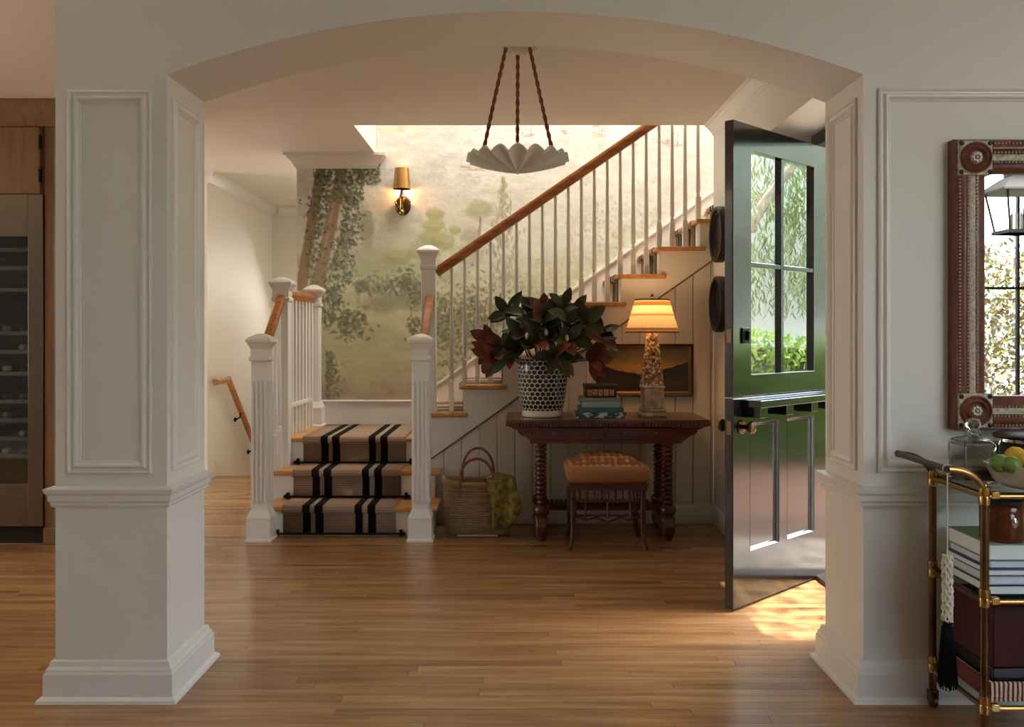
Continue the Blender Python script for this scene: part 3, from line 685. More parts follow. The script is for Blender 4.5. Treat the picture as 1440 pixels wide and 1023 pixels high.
for s, h in ((1, 0), (-1, -TH)):
    ax = DN*s; c = Vector(dq(.845, .862, h)); g = G(); pts = []; rs = []
    for d, r in ((0, .034), (.006, .034), (.010, .026), (.012, .011), (.034, .011), (.040, .018), (.046, .027), (.056, .031), (.066, .027), (.072, .014), (.073, .002)): pts.append(c+ax*d); rs.append(r)
    build(g.tube(pts, rs, 18), 'door_knob', mk, lo_)
g = dbox(G(), .775, .845, 1.255, 1.33, 0, .008); dbox(g, .80, .82, 1.27, 1.315, .008, .026); build(g, 'deadbolt', M['blackmetal'], up, bevel=.003)
for v, par in ((1.29, up), (.86, lo_)): build(dbox(G(), DW-.001, DW+.0018, v-.032, v+.032, -TH*.75, -TH*.2), 'latch_plate', mat('latch_bronze', (110, 92, 66), .4, 1), par)
# ================================================================ PENDANT
pc = (X_(728, 4.45), 4.45); pb = CH+(CY-243)*4.45/F
pe = thing('pendant_lamp', 'fluted pale plaster pendant bowl hung by three ropes from the ceiling', 'pendant lamp', (pc[0], pc[1], HC))
mpl = mat('pleated_plaster', (218, 217, 200), .7, bump=.04, bscale=80)
g = G(); nf = 18; nn = nf*12; nr = 10; Rp = .258
for side in (0, 1):
    vs = []; fs = []
    for j in range(nr+1):
        t = j/nr; r = .01+(Rp-.01)*t
        for i in range(nn):
            a = 2*math.pi*i/nn; w = abs(math.sin(math.pi*i/12))
            rr2 = r*(1-.035*w*t*t); z = pb+.056*t**1.4+.034*w*t
            sc = .0
            vs.append((pc[0]+rr2*math.cos(a), pc[1]+rr2*math.sin(a), z+.028*(0)+sc+(.007 if side else 0)))
    for j in range(nr):
        for i in range(nn): i2 = (i+1) % nn; fs.append((j*nn+i, j*nn+i2, (j+1)*nn+i2, (j+1)*nn+i))
    base_ = len(g.v); g.add(vs, fs)
    if side == 0: fs0 = base_
o2 = (nr+1)*nn; g.add([], []); 
for i in range(nn): i2 = (i+1) % nn; g.f.append((nr*nn+i, nr*nn+i2, o2+nr*nn+i2, o2+nr*nn+i)); g.m.append(0)
build(g, 'bowl', mpl, pe, ang=70)
build(G().lathe([(0, pb-.008), (.008, pb-.006), (.012, pb+.004), (.012, pb+.02), (0, pb+.022)], *pc, 12), 'finial', mpl, pe)
build(G().lathe([(.0, HC-.026), (.045, HC-.026), (.055, HC-.020), (.085, HC-.016), (.095, HC-.006), (.095, HC-.0005), (0, HC-.0005)], *pc, 32), 'canopy', mat('canopy_plaster', (206, 198, 180), .6), pe)
mro = mat('tan_rope', (132, 78, 46), .85, bump=.4, bscale=90)
for a in (math.radians(215), math.radians(325), math.radians(90)):
    p = Vector((pc[0]+.072*math.cos(a), pc[1]+.072*math.sin(a), HC-.02)); q2 = Vector((pc[0]+.205*math.cos(a), pc[1]+.205*math.sin(a), pb+.085))
    d = (q2-p); L = d.length; d.normalize(); e1 = d.orthogonal().normalized(); e2 = d.cross(e1); g = G()
    for s in range(2):
        pts = []
        for i in range(45): t = i/44; ph = t*L*70+s*math.pi; pts.append(p+d*(L*t)+(e1*math.cos(ph)+e2*math.sin(ph))*.0045)
        g.tube(pts, .0062, 5)
    build(g, 'rope', mro, pe)
# ================================================================ WALL SCONCE
sxx, syy = X_(565, YM-.09), YM-.09; s_ = F/syy; zt = lambda py: Z_(py, syy)
sc_ = thing('wall_sconce', 'brass wall sconce with a tapered metal shade glowing on the mural', 'wall lamp', (sxx, YM-.004, zt(285)))
build(G().lathe([(.062, 0), (.060, .006), (.050, .014), (.030, .020), (0, .022)], 0, 0, 20, fn=lambda x, y, z: (sxx+x, YM-.006-z, zt(287)+y*1.3)), 'backplate', M['brass'], sc_)
build(G().tube([(sxx, YM-.02, zt(292)), (sxx, syy+.02, zt(297)), (sxx, syy, zt(290)), (sxx, syy, zt(264))], [.012, .012, .014, .010], 10).lathe([(.012, zt(280)), (.022, zt(277)), (.014, zt(272)), (.012, zt(268)), (.012, zt(258))], sxx, syy, 12).ball((sxx, syy-.005, zt(299)), (.02, .02, .026)), 'arm', M['brightbrass'], sc_)
for k in range(-3, 4):
    a = k*.42; build(G().tube([(sxx, YM-.026, zt(300)), (sxx+.045*math.sin(a), YM-.036, zt(288)+.05*math.cos(a)*.5), (sxx+.068*math.sin(a), YM-.03, zt(284)+.045*math.cos(a))], [.010, .015, .004], 6), 'acanthus_leaf', M['brass'], sc_)
msh = mat('sconce_shade_brass', (176, 136, 78), .38, .85)
build(G().lathe([(.069, zt(266)), (.055, zt(237)), (.0535, zt(237)), (.0675, zt(266))], sxx, syy, 28), 'lamp_shade', msh, sc_)
build(G().ball((sxx, syy, zt(255)), (.014, .014, .024)), 'bulb', mat('lit_bulb', (255, 220, 160), .4, emit=(255, 190, 110), estr=14), sc_)
lamp('sconce_glow', 'POINT', (sxx, syy, zt(249)), .16, (1, .66, .34), radius=.012)
lamp('sconce_glow_low', 'POINT', (sxx, syy+.035, zt(268)), .6, (1, .50, .20), radius=.01)
# ================================================================ ROUND FRAMES ON THE RIGHT WALL
for nm, py, Y in (('upper', 330, 5.86), ('lower', 428, 5.86)):
    zc_ = Z_(py, Y); r = thing('round_frame', '%s of two round black dished frames on the wall behind the open door' % nm, 'round frame', (XW, Y, zc_), 'round frames behind the door')
    build(G().lathe([(.182, 0), (.185, .003), (.185, .046), (.181, .052), (.168, .053), (.160, .049), (.157, .034), (.150, .030), (.146, .036), (.138, .036), (.134, .022), (.112, .016)], 0, 0, 40, fn=lambda x, y, z: (XW-z, Y+x, zc_+y)), 'frame', mat('ebonised_wood', (30, 22, 18), .5), r)
    build(G().lathe([(0, .011), (.09, .012), (.118, .010), (.118, .001), (0, .001)], 0, 0, 32, fn=lambda x, y, z: (XW-z, Y+x, zc_+y)), 'dish', mat('dark_dish', (44, 33, 27), .55), r)
# ================================================================ PAINTING
YP = 6.085; x0, x1, z0, z1 = X_(839, YP), X_(975.5, YP), Z_(557.5, YP), Z_(484, YP)
pt = thing('framed_painting', 'small gilt-framed dusk landscape hung behind the shell lamp', 'painting', ((x0+x1)/2, 6.11, z0))
fP = lambda u, v, h: (u, 6.112-h, v)
build(G().frame(x0, x1, z0, z1, [(0, 0), (0, .026), (.006, .030), (.012, .024), (.016, .022)], fP), 'outer_frame', mat('dark_frame_wood', (66, 44, 28), .35), pt)
build(G().frame(x0+.016, x1-.016, z0+.016, z1-.016, [(0, .022), (.004, .027), (.012, .020), (.017, .016), (.020, .010)], fP), 'gilt_slip', mat('gilt', (156, 116, 66), .35, .7), pt)
mp_ = mat('dusk_landscape', (90, 70, 40), .4); q = N(mp_); tc = q.n('ShaderNodeTexCoord'); s3 = q.n('ShaderNodeSeparateXYZ'); q.l(tc.outputs['Generated'], s3.inputs[0])
no = q.n('ShaderNodeTexNoise'); no.inputs['Scale'].default_value = 3.2; no.inputs['Detail'].default_value = 5; mpp = q.n('ShaderNodeMapping'); mpp.inputs['Scale'].default_value = (1, 1, 2.6); q.l(tc.outputs['Generated'], mpp.inputs[0]); q.l(mpp.outputs[0], no.inputs['Vector'])
hh = q.math('ADD', s3.outputs[2], q.math('MULTIPLY', q.math('SUBTRACT', no.outputs['Fac'], .5), .28))
skyc = q.ramp(hh, [(.40, (150, 112, 56)), (.58, (156, 120, 66)), (.75, (112, 92, 62)), (1, (84, 76, 60))])
ridge = q.math('ADD', q.math('MULTIPLY', q.math('POWER', q.math('ABSOLUTE', q.math('SUBTRACT', s3.outputs[0], .44)), 1.3), .62), .40)
rg_ = q.math('ADD', ridge, q.math('MULTIPLY', q.math('SUBTRACT', no.outputs['Fac'], .5), .16))
land = q.ramp(q.math('ADD', s3.outputs[2], q.math('MULTIPLY', no.outputs['Fac'], .2)), [(.05, (34, 30, 24)), (.3, (64, 52, 34)), (.5, (42, 36, 30)), (.75, (24, 22, 22))])
mk_ = q.math('GREATER_THAN', s3.outputs[2], rg_); q.l(q.mix(mk_, land, skyc), q.b.inputs['Base Color'])
build(G().box(x0+.03, x1-.03, 6.098, 6.103, z0+.03, z1-.03), 'canvas', mp_, pt)
# ================================================================ CONSOLE TABLE
ct = thing('console_table', 'carved dark walnut console table with bobbin legs against the panelled wall', 'table', (.58, 5.78, 0))
TY0, TY1, TT = 5.50, 6.06, .767; tx0, tx1 = -.040, 1.218
build(G().box(tx0, tx1, TY0, TY1, TT-.022, TT), 'tabletop', M['walnut'], ct, bevel=.004)
g = G(); n = 62
for i in range(n):
    x = tx0+(tx1-tx0)*(i+.5)/n; g.lathe([(.0, 0), (.0075, .001), (.0085, .010), (.0075, .022), (.0, .024)], 0, 0, 6, fn=lambda a, b, c, x=x: (x+a, TY0-.002+b, TT-.040+c))
for xx in (tx0, tx1):
    for i in range(26): y = TY0+(TY1-TY0)*(i+.5)/26; g.lathe([(.0, 0), (.0075, .001), (.0085, .010), (.0075, .022), (.0, .024)], 0, 0, 6, fn=lambda a, b, c: (xx+b, y+a, TT-.040+c))
build(g, 'gadroon_edge', M['walnutZ'], ct)
build(G().box(tx0+.012, tx1-.012, TY0+.012, TY1-.004, TT-.046, TT-.022), 'under_moulding', M['walnut'], ct, bevel=.008)
ax0, ax1 = .125, 1.035
build(G().box(ax0, ax1, TY0+.05, TY1-.03, .628, TT-.045), 'apron', M['walnut'], ct, bevel=.003)
for a, b in ((ax0+.025, .565), (.595, ax1-.045)):
    d_ = build(G().box(a, b, TY0+.040, TY0+.06, .640, .716), 'drawer', M['walnut'], ct, bevel=.004)
    for t in (.25, .75):
        xk = a+(b-a)*t; build(G().lathe([(.006, 0), (.005, .008), (.011, .014), (.012, .020), (.006, .025), (0, .026)], 0, 0, 12, fn=lambda x, y, z: (xk+x, TY0+.040-z, .680+y)), 'knob', mat('drawer_knob', (120, 70, 40), .3), d_)
build(G().box(ax0-.02, ax1+.02, TY0+.045, TY1-.03, .616, .630), 'apron_moulding', M['walnut'], ct, bevel=.004)
for sx, xe, xa in ((-1, tx0+.02, ax0), (1, tx1-.02, ax1)):
    pr = [(xa, TT-.046), (xe, TT-.046), (xe-sx*.02, TT-.06), (xe-sx*.045, TT-.066), (xe-sx*.052, TT-.085), (xe-sx*.07, TT-.10), (xe-sx*.10, TT-.108), (xe-sx*.115, TT-.125), (xa, TT-.15)]
    for ya in (TY0+.05, TY1-.09):
        build(G().prism(pr, lambda u, w, h: (u, h, w), ya, ya+.05), 'corbel', M['walnut'], ct, bevel=.004)
def bobbin(cx, cy):
    pr = [(.030, .628), (.036, .618), (.036, .600), (.024, .592)]
    z = .59
    for i in range(12):
        pr += [(.022, z), (.032, z-.008), (.034, z-.015), (.032, z-.022), (.022, z-.030)]; z -= .030
    pr += [(.026, z), (.044, z-.012), (.052, z-.035), (.046, z-.060), (.030, z-.075), (.044, z-.085), (.046, z-.105), (.030, z-.115), (.040, z-.13), (.048, z-.155), (.036, z-.19), (.024, z-.215), (.024, .0)]
    pr = [(r, max(0, zz)) for r, zz in pr]
    return G().lathe(pr[::-1], cx, cy, 16)
LX = (.177, .972)
for x in LX:
    for y in (TY0+.09, TY1-.10): build(bobbin(x, y), 'leg', M['walnutZ'], ct, ang=60)
    pr = [(TY0+.03, .05), (TY0+.02, .10), (TY0+.05, .15), (TY0+.10, .165), (TY0+.16, .15), (TY0+.2, .13), (TY1-.2, .13), (TY1-.16, .15), (TY1-.10, .165), (TY1-.05, .15), (TY1-.02, .10), (TY1-.03, .05), (TY1-.08, .02), (TY1-.14, .05), (TY0+.14, .05), (TY0+.08, .02)]
    build(G().prism(pr, lambda u, w, h: (h, u, w), x-.034, x+.034), 'trestle_foot', M['walnutZ'], ct, bevel=.008)
g = G(); g.box(LX[0], LX[1], TY1-.16, TY1-.12, .13, .17)
for i in range(24): x = LX[0]+.05+(LX[1]-LX[0]-.1)*i/23; g.ball((x, TY1-.14, .18), (.014, .016, .022), 8, 6)
build(g, 'stretcher', M['walnut'], ct)
# ================================================================ STOOL
sl = thing('footstool', 'kilim-covered stool on slim turned legs tucked before the console', 'stool', (.572, 5.52, 0))
q0, q1, r0, r1 = .335, .805, 5.33, 5.72
def dome(x0, x1, y0, y1, z0, h, bulge):
    vs = []; fs = []; n = 16; m = 12
    for lev in range(7):
        t = lev/6
        pass
    prof = [(0, 0), (-.010, .02), (-.018, h*.25), (-.018, h*.42), (-.010, h*.54), (.006, h*.62)]
    ring = []
    def rect(ins):
        pts = []; a, b, c, d = x0+ins, x1-ins, y0+ins, y1-ins; rc = .035
        for (cx, cy, s) in ((b-rc, d-rc, 0), (a+rc, d-rc, 1), (a+rc, c+rc, 2), (b-rc, c+rc, 3)):
            for k in range(5): an = math.pi/2*(s+k/4); pts.append((cx+rc*math.cos(an), cy+rc*math.sin(an)))
        return pts
    for ins, z in prof: vs += [(x, y, z0+z) for x, y in rect(ins)]
    cx, cy = (x0+x1)/2, (y0+y1)/2
    for t in (.85, .65, .4, .18): vs += [(cx+(x-cx)*t, cy+(y-cy)*t, z0+h*.62+h*.38*(1-(t)**2.4)) for x, y in rect(.012)]
    k = 20; L = len(vs)//k
    for j in range(L-1):
        for i in range(k): i2 = (i+1) % k; fs.append((j*k+i, j*k+i2, (j+1)*k+i2, (j+1)*k+i))
    fs.append(tuple((L-1)*k+i for i in range(k))); fs.append(tuple(range(k))[::-1])
    return G().add(vs, fs)
mkl = mat('kilim_upholstery', (186, 126, 76), .9, spec=.1, bump=.2, bscale=220); q = N(mkl); tc = q.n('ShaderNodeTexCoord'); sp = q.n('ShaderNodeSeparateXYZ'); q.l(tc.outputs['Object'], sp.inputs[0])
vo = q.n('ShaderNodeTexVoronoi', feature='F1', distance='MANHATTAN'); vo.inputs['Scale'].default_value = 26; vo.inputs['Randomness'].default_value = .35; q.l(tc.outputs['Object'], vo.inputs['Vector'])
pat = q.ramp(vo.outputs['Distance'], [(0, (160, 88, 62)), (.3, (206, 170, 128)), (.55, (184, 132, 92)), (.8, (142, 92, 64))])
no = q.n('ShaderNodeTexNoise'); no.inputs['Scale'].default_value = 60; q.l(tc.outputs['Object'], no.inputs['Vector'])
sidec = q.mix(q.math('MULTIPLY', no.outputs['Fac'], .5), lin((180, 130, 92)), lin((140, 94, 64)))
q.l(q.mix(q.math('GREATER_THAN', sp.outputs[2], .505), sidec, pat), q.b.inputs['Base Color'])
build(dome(q0, q1, r0, r1, .405, .165, 0), 'seat', mkl, sl, ang=60)
build(G().box(q0+.0, q1-.0, r0, r1, .360, .398).box(q0-.006, q1+.006, r0-.006, r1+.006, .392, .406), 'seat_rail', M['walnut'], sl, bevel=.004)
ms = mat('stool_mahogany', (92, 48, 28), .3, col2=(70, 34, 20), nscale=20)
for x in (q0+.025, q1-.025):
    for y, s in ((r0+.03, -1), (r1-.03, 1)):
        f = 1 if x > .57 else -1
        g = G().tube([(x, y, .36), (x, y, .25), (x, y, .12), (x+f*.003, y+s*.004, .07), (x+f*.012, y+s*.012, .035), (x+f*.016, y+s*.018, .016), (x+f*.018, y+s*.022, .001)], [.017, .019, .016, .014, .013, .017, .019], 10)
        g.lathe([(.020, .30), (.024, .306), (.020, .312)], x, y, 10); g.lathe([(.018, .15), (.023, .156), (.018, .162)], x, y, 10)
        l = build(g, 'leg', ms, sl); build(G().ball((x+f*.018, y+s*.024, .018), (.016, .016, .017)), 'claw_foot', M['brass'], l)
build(G().box(q0+.03, q1-.03, r0+.018, r0+.034, .285, .300), 'gallery_rail', ms, sl, bevel=.002)
for i in range(9): 
    x = q0+.065+(q1-q0-.13)*i/8
    build(G().lathe([(.005, .298), (.009, .312), (.006, .325), (.010, .340), (.006, .362)], x, r0+.026, 8), 'spindle', ms, sl)
for i in range(3):
    x = q0+.10+(q1-q0-.20)*i/2; build(G().lathe([(0, .18), (.006, .19), (.010, .205), (.005, .22), (.009, .25), (.006, .288)], x, r0+.026, 8), 'pendant_drop', ms, sl)
g = G()
for sx in (-1, 1):
    xa = (q0+q1)/2; g.tube([(xa, r0+.026, .165), (xa+sx*.07, r0+.026, .195), (xa+sx*.13, r0+.026, .18), (xa+sx*.19, r0+.026, .195)], .006, 6)
build(g, 'fretwork', ms, sl)
for yy in (r0+.03, r1-.03): build(G().tube([(q0+.025, yy, .205), (q1-.025, yy, .205)], .007, 8), 'stretcher', ms, sl)
# ================================================================ STRAW BAG
bg = thing('straw_bag', 'woven straw tote with leather handles and a yellow patterned scarf beside the newel', 'bag', (-.235, 5.80, 0))
mst = mat('woven_straw', (134, 108, 78), .85, col2=(162, 134, 98), nscale=24, nstretch=(1, 1, 8), bump=.6, bscale=40); q = N(mst)
wv = q.n('ShaderNodeTexWave', wave_type='BANDS', bands_direction='Z'); wv.inputs['Scale'].default_value = 22; wv.inputs['Distortion'].default_value = .6; tc = q.n('ShaderNodeTexCoord'); q.l(tc.outputs['Object'], wv.inputs['Vector'])
bpn = q.n('ShaderNodeBump'); bpn.inputs['Strength'].default_value = .7; bpn.inputs['Distance'].default_value = .008; q.l(wv.outputs['Fac'], bpn.inputs['Height']); q.l(bpn.outputs[0], q.b.inputs['Normal'])
def oval(hx, hy, n=36, p=2.6):
    return [(math.copysign(abs(math.cos(a))**(2/p), math.cos(a))*hx, math.copysign(abs(math.sin(a))**(2/p), math.sin(a))*hy) for a in (2*math.pi*i/n for i in range(n))]
def ovalstack(levels, cx, cy, closed_bottom=True):
    g = G(); vs = []; fs = []; n = 36
    for hx, hy, z in levels:
        for i, (x, y) in enumerate(oval(hx, hy)): vs.append((cx+x, cy+y, z+.012*math.cos(2*math.pi*i/n*2)*(1 if z > .3 else 0)))
    for j in range(len(levels)-1):
        for i in range(n): i2 = (i+1) % n; fs.append((j*n+i, j*n+i2, (j+1)*n+i2, (j+1)*n+i))
    if closed_bottom: fs.append(tuple(range(n))[::-1])
    return g.add(vs, fs)
bcx, bcy = -.235, 5.80
build(ovalstack([(.195, .085, .004), (.212, .10, .03), (.218, .112, .12), (.220, .118, .24), (.222, .122, .345), (.214, .114, .345), (.208, .108, .24), (.20, .09, .05)], bcx, bcy), 'basket', mst, bg)
build(ovalstack([(.226, .126, .338), (.230, .130, .350), (.226, .126, .362), (.216, .116, .362), (.214, .114, .345)], bcx, bcy, False), 'rim', mat('pale_raffia', (168, 134, 78), .8, bump=.5, bscale=80), bg)
ml = mat('tan_leather', (128, 66, 32), .45)
for y, h in ((bcy-.125, .50), (bcy+.11, .545)):
    pts = [(bcx-.105+.0, y, .26), (bcx-.105, y, .36)]+[(bcx-.0-.105*math.cos(a)*1.0, y+.02*math.sin(a)*(1 if y < bcy else -1), .38+(h-.38)*math.sin(a)) for a in (math.pi*i/14 for i in range(15))]+[(bcx+.105, y, .36), (bcx+.105, y, .26)]
    build(G().tube(pts, .0085, 8), 'handle', ml, bg)
build(G().box(bcx-.125, bcx+.135, bcy-.115, bcy-.103, .004, .014), 'base_strip', mat('pale_strip', (178, 156, 120), .6), bg)
msc = mat('yellow_floral_scarf', (150, 124, 48), .85, col2=(92, 86, 44), nscale=26, detail=5, lo=.42, hi=.6, bump=.2, bscale=60)
vs = []; fs = []; nu, nv = 14, 16
for j in range(nv+1):
    t = j/nv
    for i in range(nu+1):
        u = i/nu; w = .075+.03*math.sin(t*3); xx = bcx+.125+(u-.5)*2*w*(1-.35*t*t)+.03*math.sin(math.pi*min(1, t))
        zz = .385-.30*t+.012*math.sin(u*9+t*3)-.03*abs(u-.5); yy = bcy-.128-.022*math.sin(u*8+t*2)-.012*math.sin(math.pi*t)
        if t < .2: yy += (.2-t)*.75; zz = .385+.02*t-.02*abs(u-.5)
        xx += .035*math.sin(t*2.4); vs.append((xx, yy, zz))
for j in range(nv):
    for i in range(nu): a = j*(nu+1)+i; fs.append((a, a+1, a+nu+2, a+nu+1))
o = build(G().add(vs, fs), 'scarf', msc, None, fixn=False, ang=80); sm = o.modifiers.new('cloth', 'SOLIDIFY'); sm.thickness = .006
tag(o, 'yellow and olive floral scarf spilling over the right side of the straw tote', 'scarf')
# ================================================================ VASE AND MAGNOLIA
vx, vy, vz = X_(762.5, 5.76), 5.76, TT+.0005
mv = mat('lattice_glaze', (214, 204, 184), .22, coat=.4); q = N(mv); tc = q.n('ShaderNodeTexCoord'); sp = q.n('ShaderNodeSeparateXYZ'); q.l(tc.outputs['Object'], sp.inputs[0])
an = q.math('MULTIPLY', q.math('ARCTAN2', sp.outputs[1], sp.outputs[0]), 28/(2*math.pi)); row = q.math('MULTIPLY', sp.outputs[2], 1/.0275)
fl_ = q.math('FLOOR', row); off = q.math('MULTIPLY', q.math('FLOORED_MODULO', fl_, 2.0), .5)
fu = q.math('SUBTRACT', q.math('FRACT', q.math('ADD', an, off)), .5); fv = q.math('SUBTRACT', q.math('FRACT', row), .52)
dd = q.math('SQRT', q.math('ADD', q.math('POWER', q.math('MULTIPLY', fu, 2.5), 2), q.math('POWER', q.math('MULTIPLY', fv, 2.35), 2)))
hole = q.math('LESS_THAN', dd, 1.12); dot = q.math('LESS_THAN', dd, .22)
inb = q.math('MULTIPLY', q.math('GREATER_THAN', sp.outputs[2], .044), q.math('LESS_THAN', sp.outputs[2], .372))
hm = q.math('MULTIPLY', q.math('SUBTRACT', hole, q.math('MULTIPLY', dot, 0)), inb)
q.l(q.mix(hm, lin((206, 196, 174)), lin((30, 22, 30))), q.b.inputs['Base Color'])
bpn = q.n('ShaderNodeBump'); bpn.invert = True; bpn.inputs['Distance'].default_value = .006; bpn.inputs['Strength'].default_value = .8; q.l(hm, bpn.inputs['Height']); q.l(bpn.outputs[0], q.b.inputs['Normal'])
vz_o = build(G().lathe([(0, vz), (.125, vz), (.132, vz+.004), (.134, vz+.03), (.130, vz+.042), (.137, vz+.055), (.152, vz+.13), (.162, vz+.22), (.166, vz+.29), (.164, vz+.345), (.156, vz+.375), (.150, vz+.382), (.144, vz+.375), (.150, vz+.33), (.14, vz+.2), (.12, vz+.02), (0, vz+.02)], vx, vy, 48), 'vase', mv, None, origin=(vx, vy, vz), ang=50)
tag(vz_o, 'large white vase with dark lattice cells on the console table', 'vase')
mg = thing('magnolia_branches', 'cut magnolia stems with dark green and russet leaves in the lattice vase', 'foliage', (vx, vy, vz+.36))
def leafmat(nm, top, bot):
    m = mat(nm, top, .45, spec=.35); q = N(m); ge = q.n('ShaderNodeNewGeometry'); q.l(q.mix(ge.outputs['Backfacing'], lin(top), lin(bot)), q.b.inputs['Base Color'])
    return m
LG = [leafmat('magnolia_green', (60, 70, 40), (120, 66, 40)), leafmat('magnolia_dark_green', (44, 52, 30), (104, 58, 36))]; LB = [leafmat('magnolia_russet', (118, 62, 40), (128, 74, 48)), leafmat('magnolia_brown', (90, 46, 32), (140, 84, 56))]
rl = random.Random(21)
def leafgeo(p, d, up, L, Wd, curl):
    p, d, up = Vector(p), Vector(d).normalized(), Vector(up); s = d.cross(up).normalized(); n = s.cross(d).normalized()
    ts = (0, .12, .3, .5, .7, .87, 1); ws = (.05, .42, .85, 1, .86, .48, .03); vs = []; fs = []
    for t, w in zip(ts, ws):
        c = p+d*(L*t)-n*(curl*L*t*t)
        for k in (-1, 0, 1): vs.append(c+s*(k*w*Wd/2)+n*(abs(k)*w*Wd*.16))
    for j in range(6):
        for k in range(2): a = j*3+k; fs.append((a, a+1, a+4, a+3))
    return G().add(vs, fs)
top = Vector((vx, vy, vz+.37))
def at_px(px, py, dy): Y = vy+dy; return Vector((X_(px, Y), Y, Z_(py, Y)))
# sprays: tip pixel, depth offset, kind (g green, b brown)
sprays = [(693, 500, -.09, 'b'), (838, 508, -.09, 'b'), (758, 455, -.1, 'g'), (800, 452, -.08, 'g'), (778, 470, -.14, 'g'), (735, 485, -.14, 'g'), (742, 440, -.02, 'g'), (712, 440, .05, 'g'), (792, 432, 0, 'g'), (808, 440, .05, 'g'), (770, 452, -.10, 'g'), (728, 470, -.12, 'g'), (690, 480, -.02, 'b'), (700, 495, -.06, 'b'), (836, 488, -.02, 'b'), (846, 470, .02, 'g'), (822, 458, -.06, 'g'), (826, 446, .03, 'b'), (800, 476, -.14, 'g'), (752, 482, -.17, 'g'), (835, 505, -.06, 'b'), (782, 500, -.18, 'g'), (716, 500, -.10, 'g'), (765, 432, .04, 'g')]
tgt = None
for i, (sx, sy, dy, kd) in enumerate(sprays):
    tip = at_px(sx, sy, dy); b0 = Vector((vx+(tip.x-vx)*.25, vy+(tip.y-vy)*.3, vz+.30)); mid = (b0+tip)/2+Vector((0, 0, .05))
    pts = [b0.lerp(mid, t).lerp(mid.lerp(tip, t), t) for t in (0, .2, .4, .6, .8, 1)]
    build(G().tube(pts, [.006, .0055, .005, .0045, .004, .003], 6), 'stem', mat('magnolia_stem', (74, 56, 38), .7) if i == 0 else bpy.data.materials['magnolia_stem'], mg)
    out = (tip-Vector((vx, vy, vz+.30))).normalized()
    for j in range(9 if kd == 'g' else 6):
        a = 2*math.pi*j/6+rl.uniform(-.4, .4); e1 = out.orthogonal().normalized(); e2 = out.cross(e1)
        rad = e1*math.cos(a)+e2*math.sin(a); d = (out*rl.uniform(.25, .9)+rad*1.0+Vector((0, -.12, -.12 if kd == 'g' else -.55))).normalized()
        if j == 0: d = out
        L = rl.uniform(.12, .19); p = tip-out*rl.uniform(0, .05)
        if (p+d*L).z < vz+.17: d.z = abs(d.z)*.2
        mt = (LG if (kd == 'g' and rl.random() < .84) else LB)[rl.randrange(2)]
        upv = Vector((rl.uniform(-.4,.4), -1, .7)) if kd == 'g' else Vector((0, -1, .2))
        build(leafgeo(p, d, upv, L, L*rl.uniform(.42, .52), rl.uniform(.05, .3)), 'leaf', mt, mg, fixn=False, ang=80)
for px, py, dy in ((741, 473, -.20), (789, 457, -.15), (797, 476, -.2), (768, 468, -.17)):
    c = at_px(px, py, dy); build(G().lathe([(0, -.022), (.010, -.016), (.014, -.002), (.011, .012), (.004, .022), (0, .025)], 0, 0, 10, fn=lambda x, y, z: (c.x+x, c.y+y, c.z+z)), 'bud', mat('magnolia_bud', (206, 200, 176), .5), mg)
# ================================================================ SHELL LAMP
lx, ly, lz = X_(917, 5.78), 5.78, TT+.0005; s_ = F/ly; zz = lambda py: max(lz, Z_(py, ly))
tl = thing('table_lamp', 'shell-crusted obelisk lamp with a lit pleated shade on the console', 'lamp', (lx, ly, lz))
mstn = mat('worn_cream_stone', (206, 190, 158), .7, col2=(150, 132, 104), nscale=22, bump=.3, bscale=50)
for a, b, z0_, z1_ in ((.085, .085, lz, lz+.028), (.080, .080, lz+.031, lz+.048), (.066, .066, lz+.050, zz(541)-.022), (.074, .074, zz(541)-.022, zz(541)-.006), (.070, .070, zz(541)-.006, zz(541))):
    build(G().box(lx-a, lx+a, ly-b, ly+b, z0_, z1_), 'plinth', mstn, tl, bevel=.005)
build(G().box(lx-.018, lx+.018, ly-.070, ly-.064, zz(566), zz(556)), 'carved_mark', mstn, tl, bevel=.004)
zb_, zt_ = zz(541), zz(470)
build(G().lathe([(.064, zb_), (.028, zt_), (0, zt_)], lx, ly, 4, sq=1), 'obelisk', mat('obelisk_core', (150, 112, 80), .8), tl)
msl = [mat('shell_cream', (226, 208, 172), .45), mat('shell_pink', (196, 146, 112), .5), mat('shell_brown', (128, 82, 54), .5)]
rs_ = random.Random(4); gs = [G(), G(), G()]
for fce in range(4):
    for i in range(150):
        t = rs_.random()**1.2; hw_ = .064+(.028-.064)*t; z = zb_+(zt_-zb_)*t; u = rs_.uniform(-1, 1)*hw_; r = rs_.uniform(.0045, .0095)
        p = {0: (lx+u, ly-hw_, z), 1: (lx+u, ly+hw_, z), 2: (lx-hw_, ly+u, z), 3: (lx+hw_, ly+u, z)}[fce]
        gs[rs_.choice((0, 0, 0, 1, 1, 2))].ball(p, (r, r*.8, r*rs_.uniform(.6, 1.2)), 6, 4)
for g_, m_ in zip(gs, msl): build(g_, 'shell_crust', m_, tl, kind='stuff')
for py, r in ((498, .013), (507, .012)): build(G().ball((lx+.002, ly-.045-.0004*(py-498), zz(py)), (r, .008, r)), 'dark_shell', mat('dark_shell', (72, 36, 26), .3), tl)
sb, stp = Z_(467.5, ly), Z_(422, ly); rb, rt = .170, .108
mls = bpy.data.materials.new('pleated_linen_shade'); mls.use_nodes = True; q = N(mls); q.b.inputs['Roughness'].default_value = .9
tc = q.n('ShaderNodeTexCoord'); sp = q.n('ShaderNodeSeparateXYZ'); q.l(tc.outputs['Generated'], sp.inputs[0])
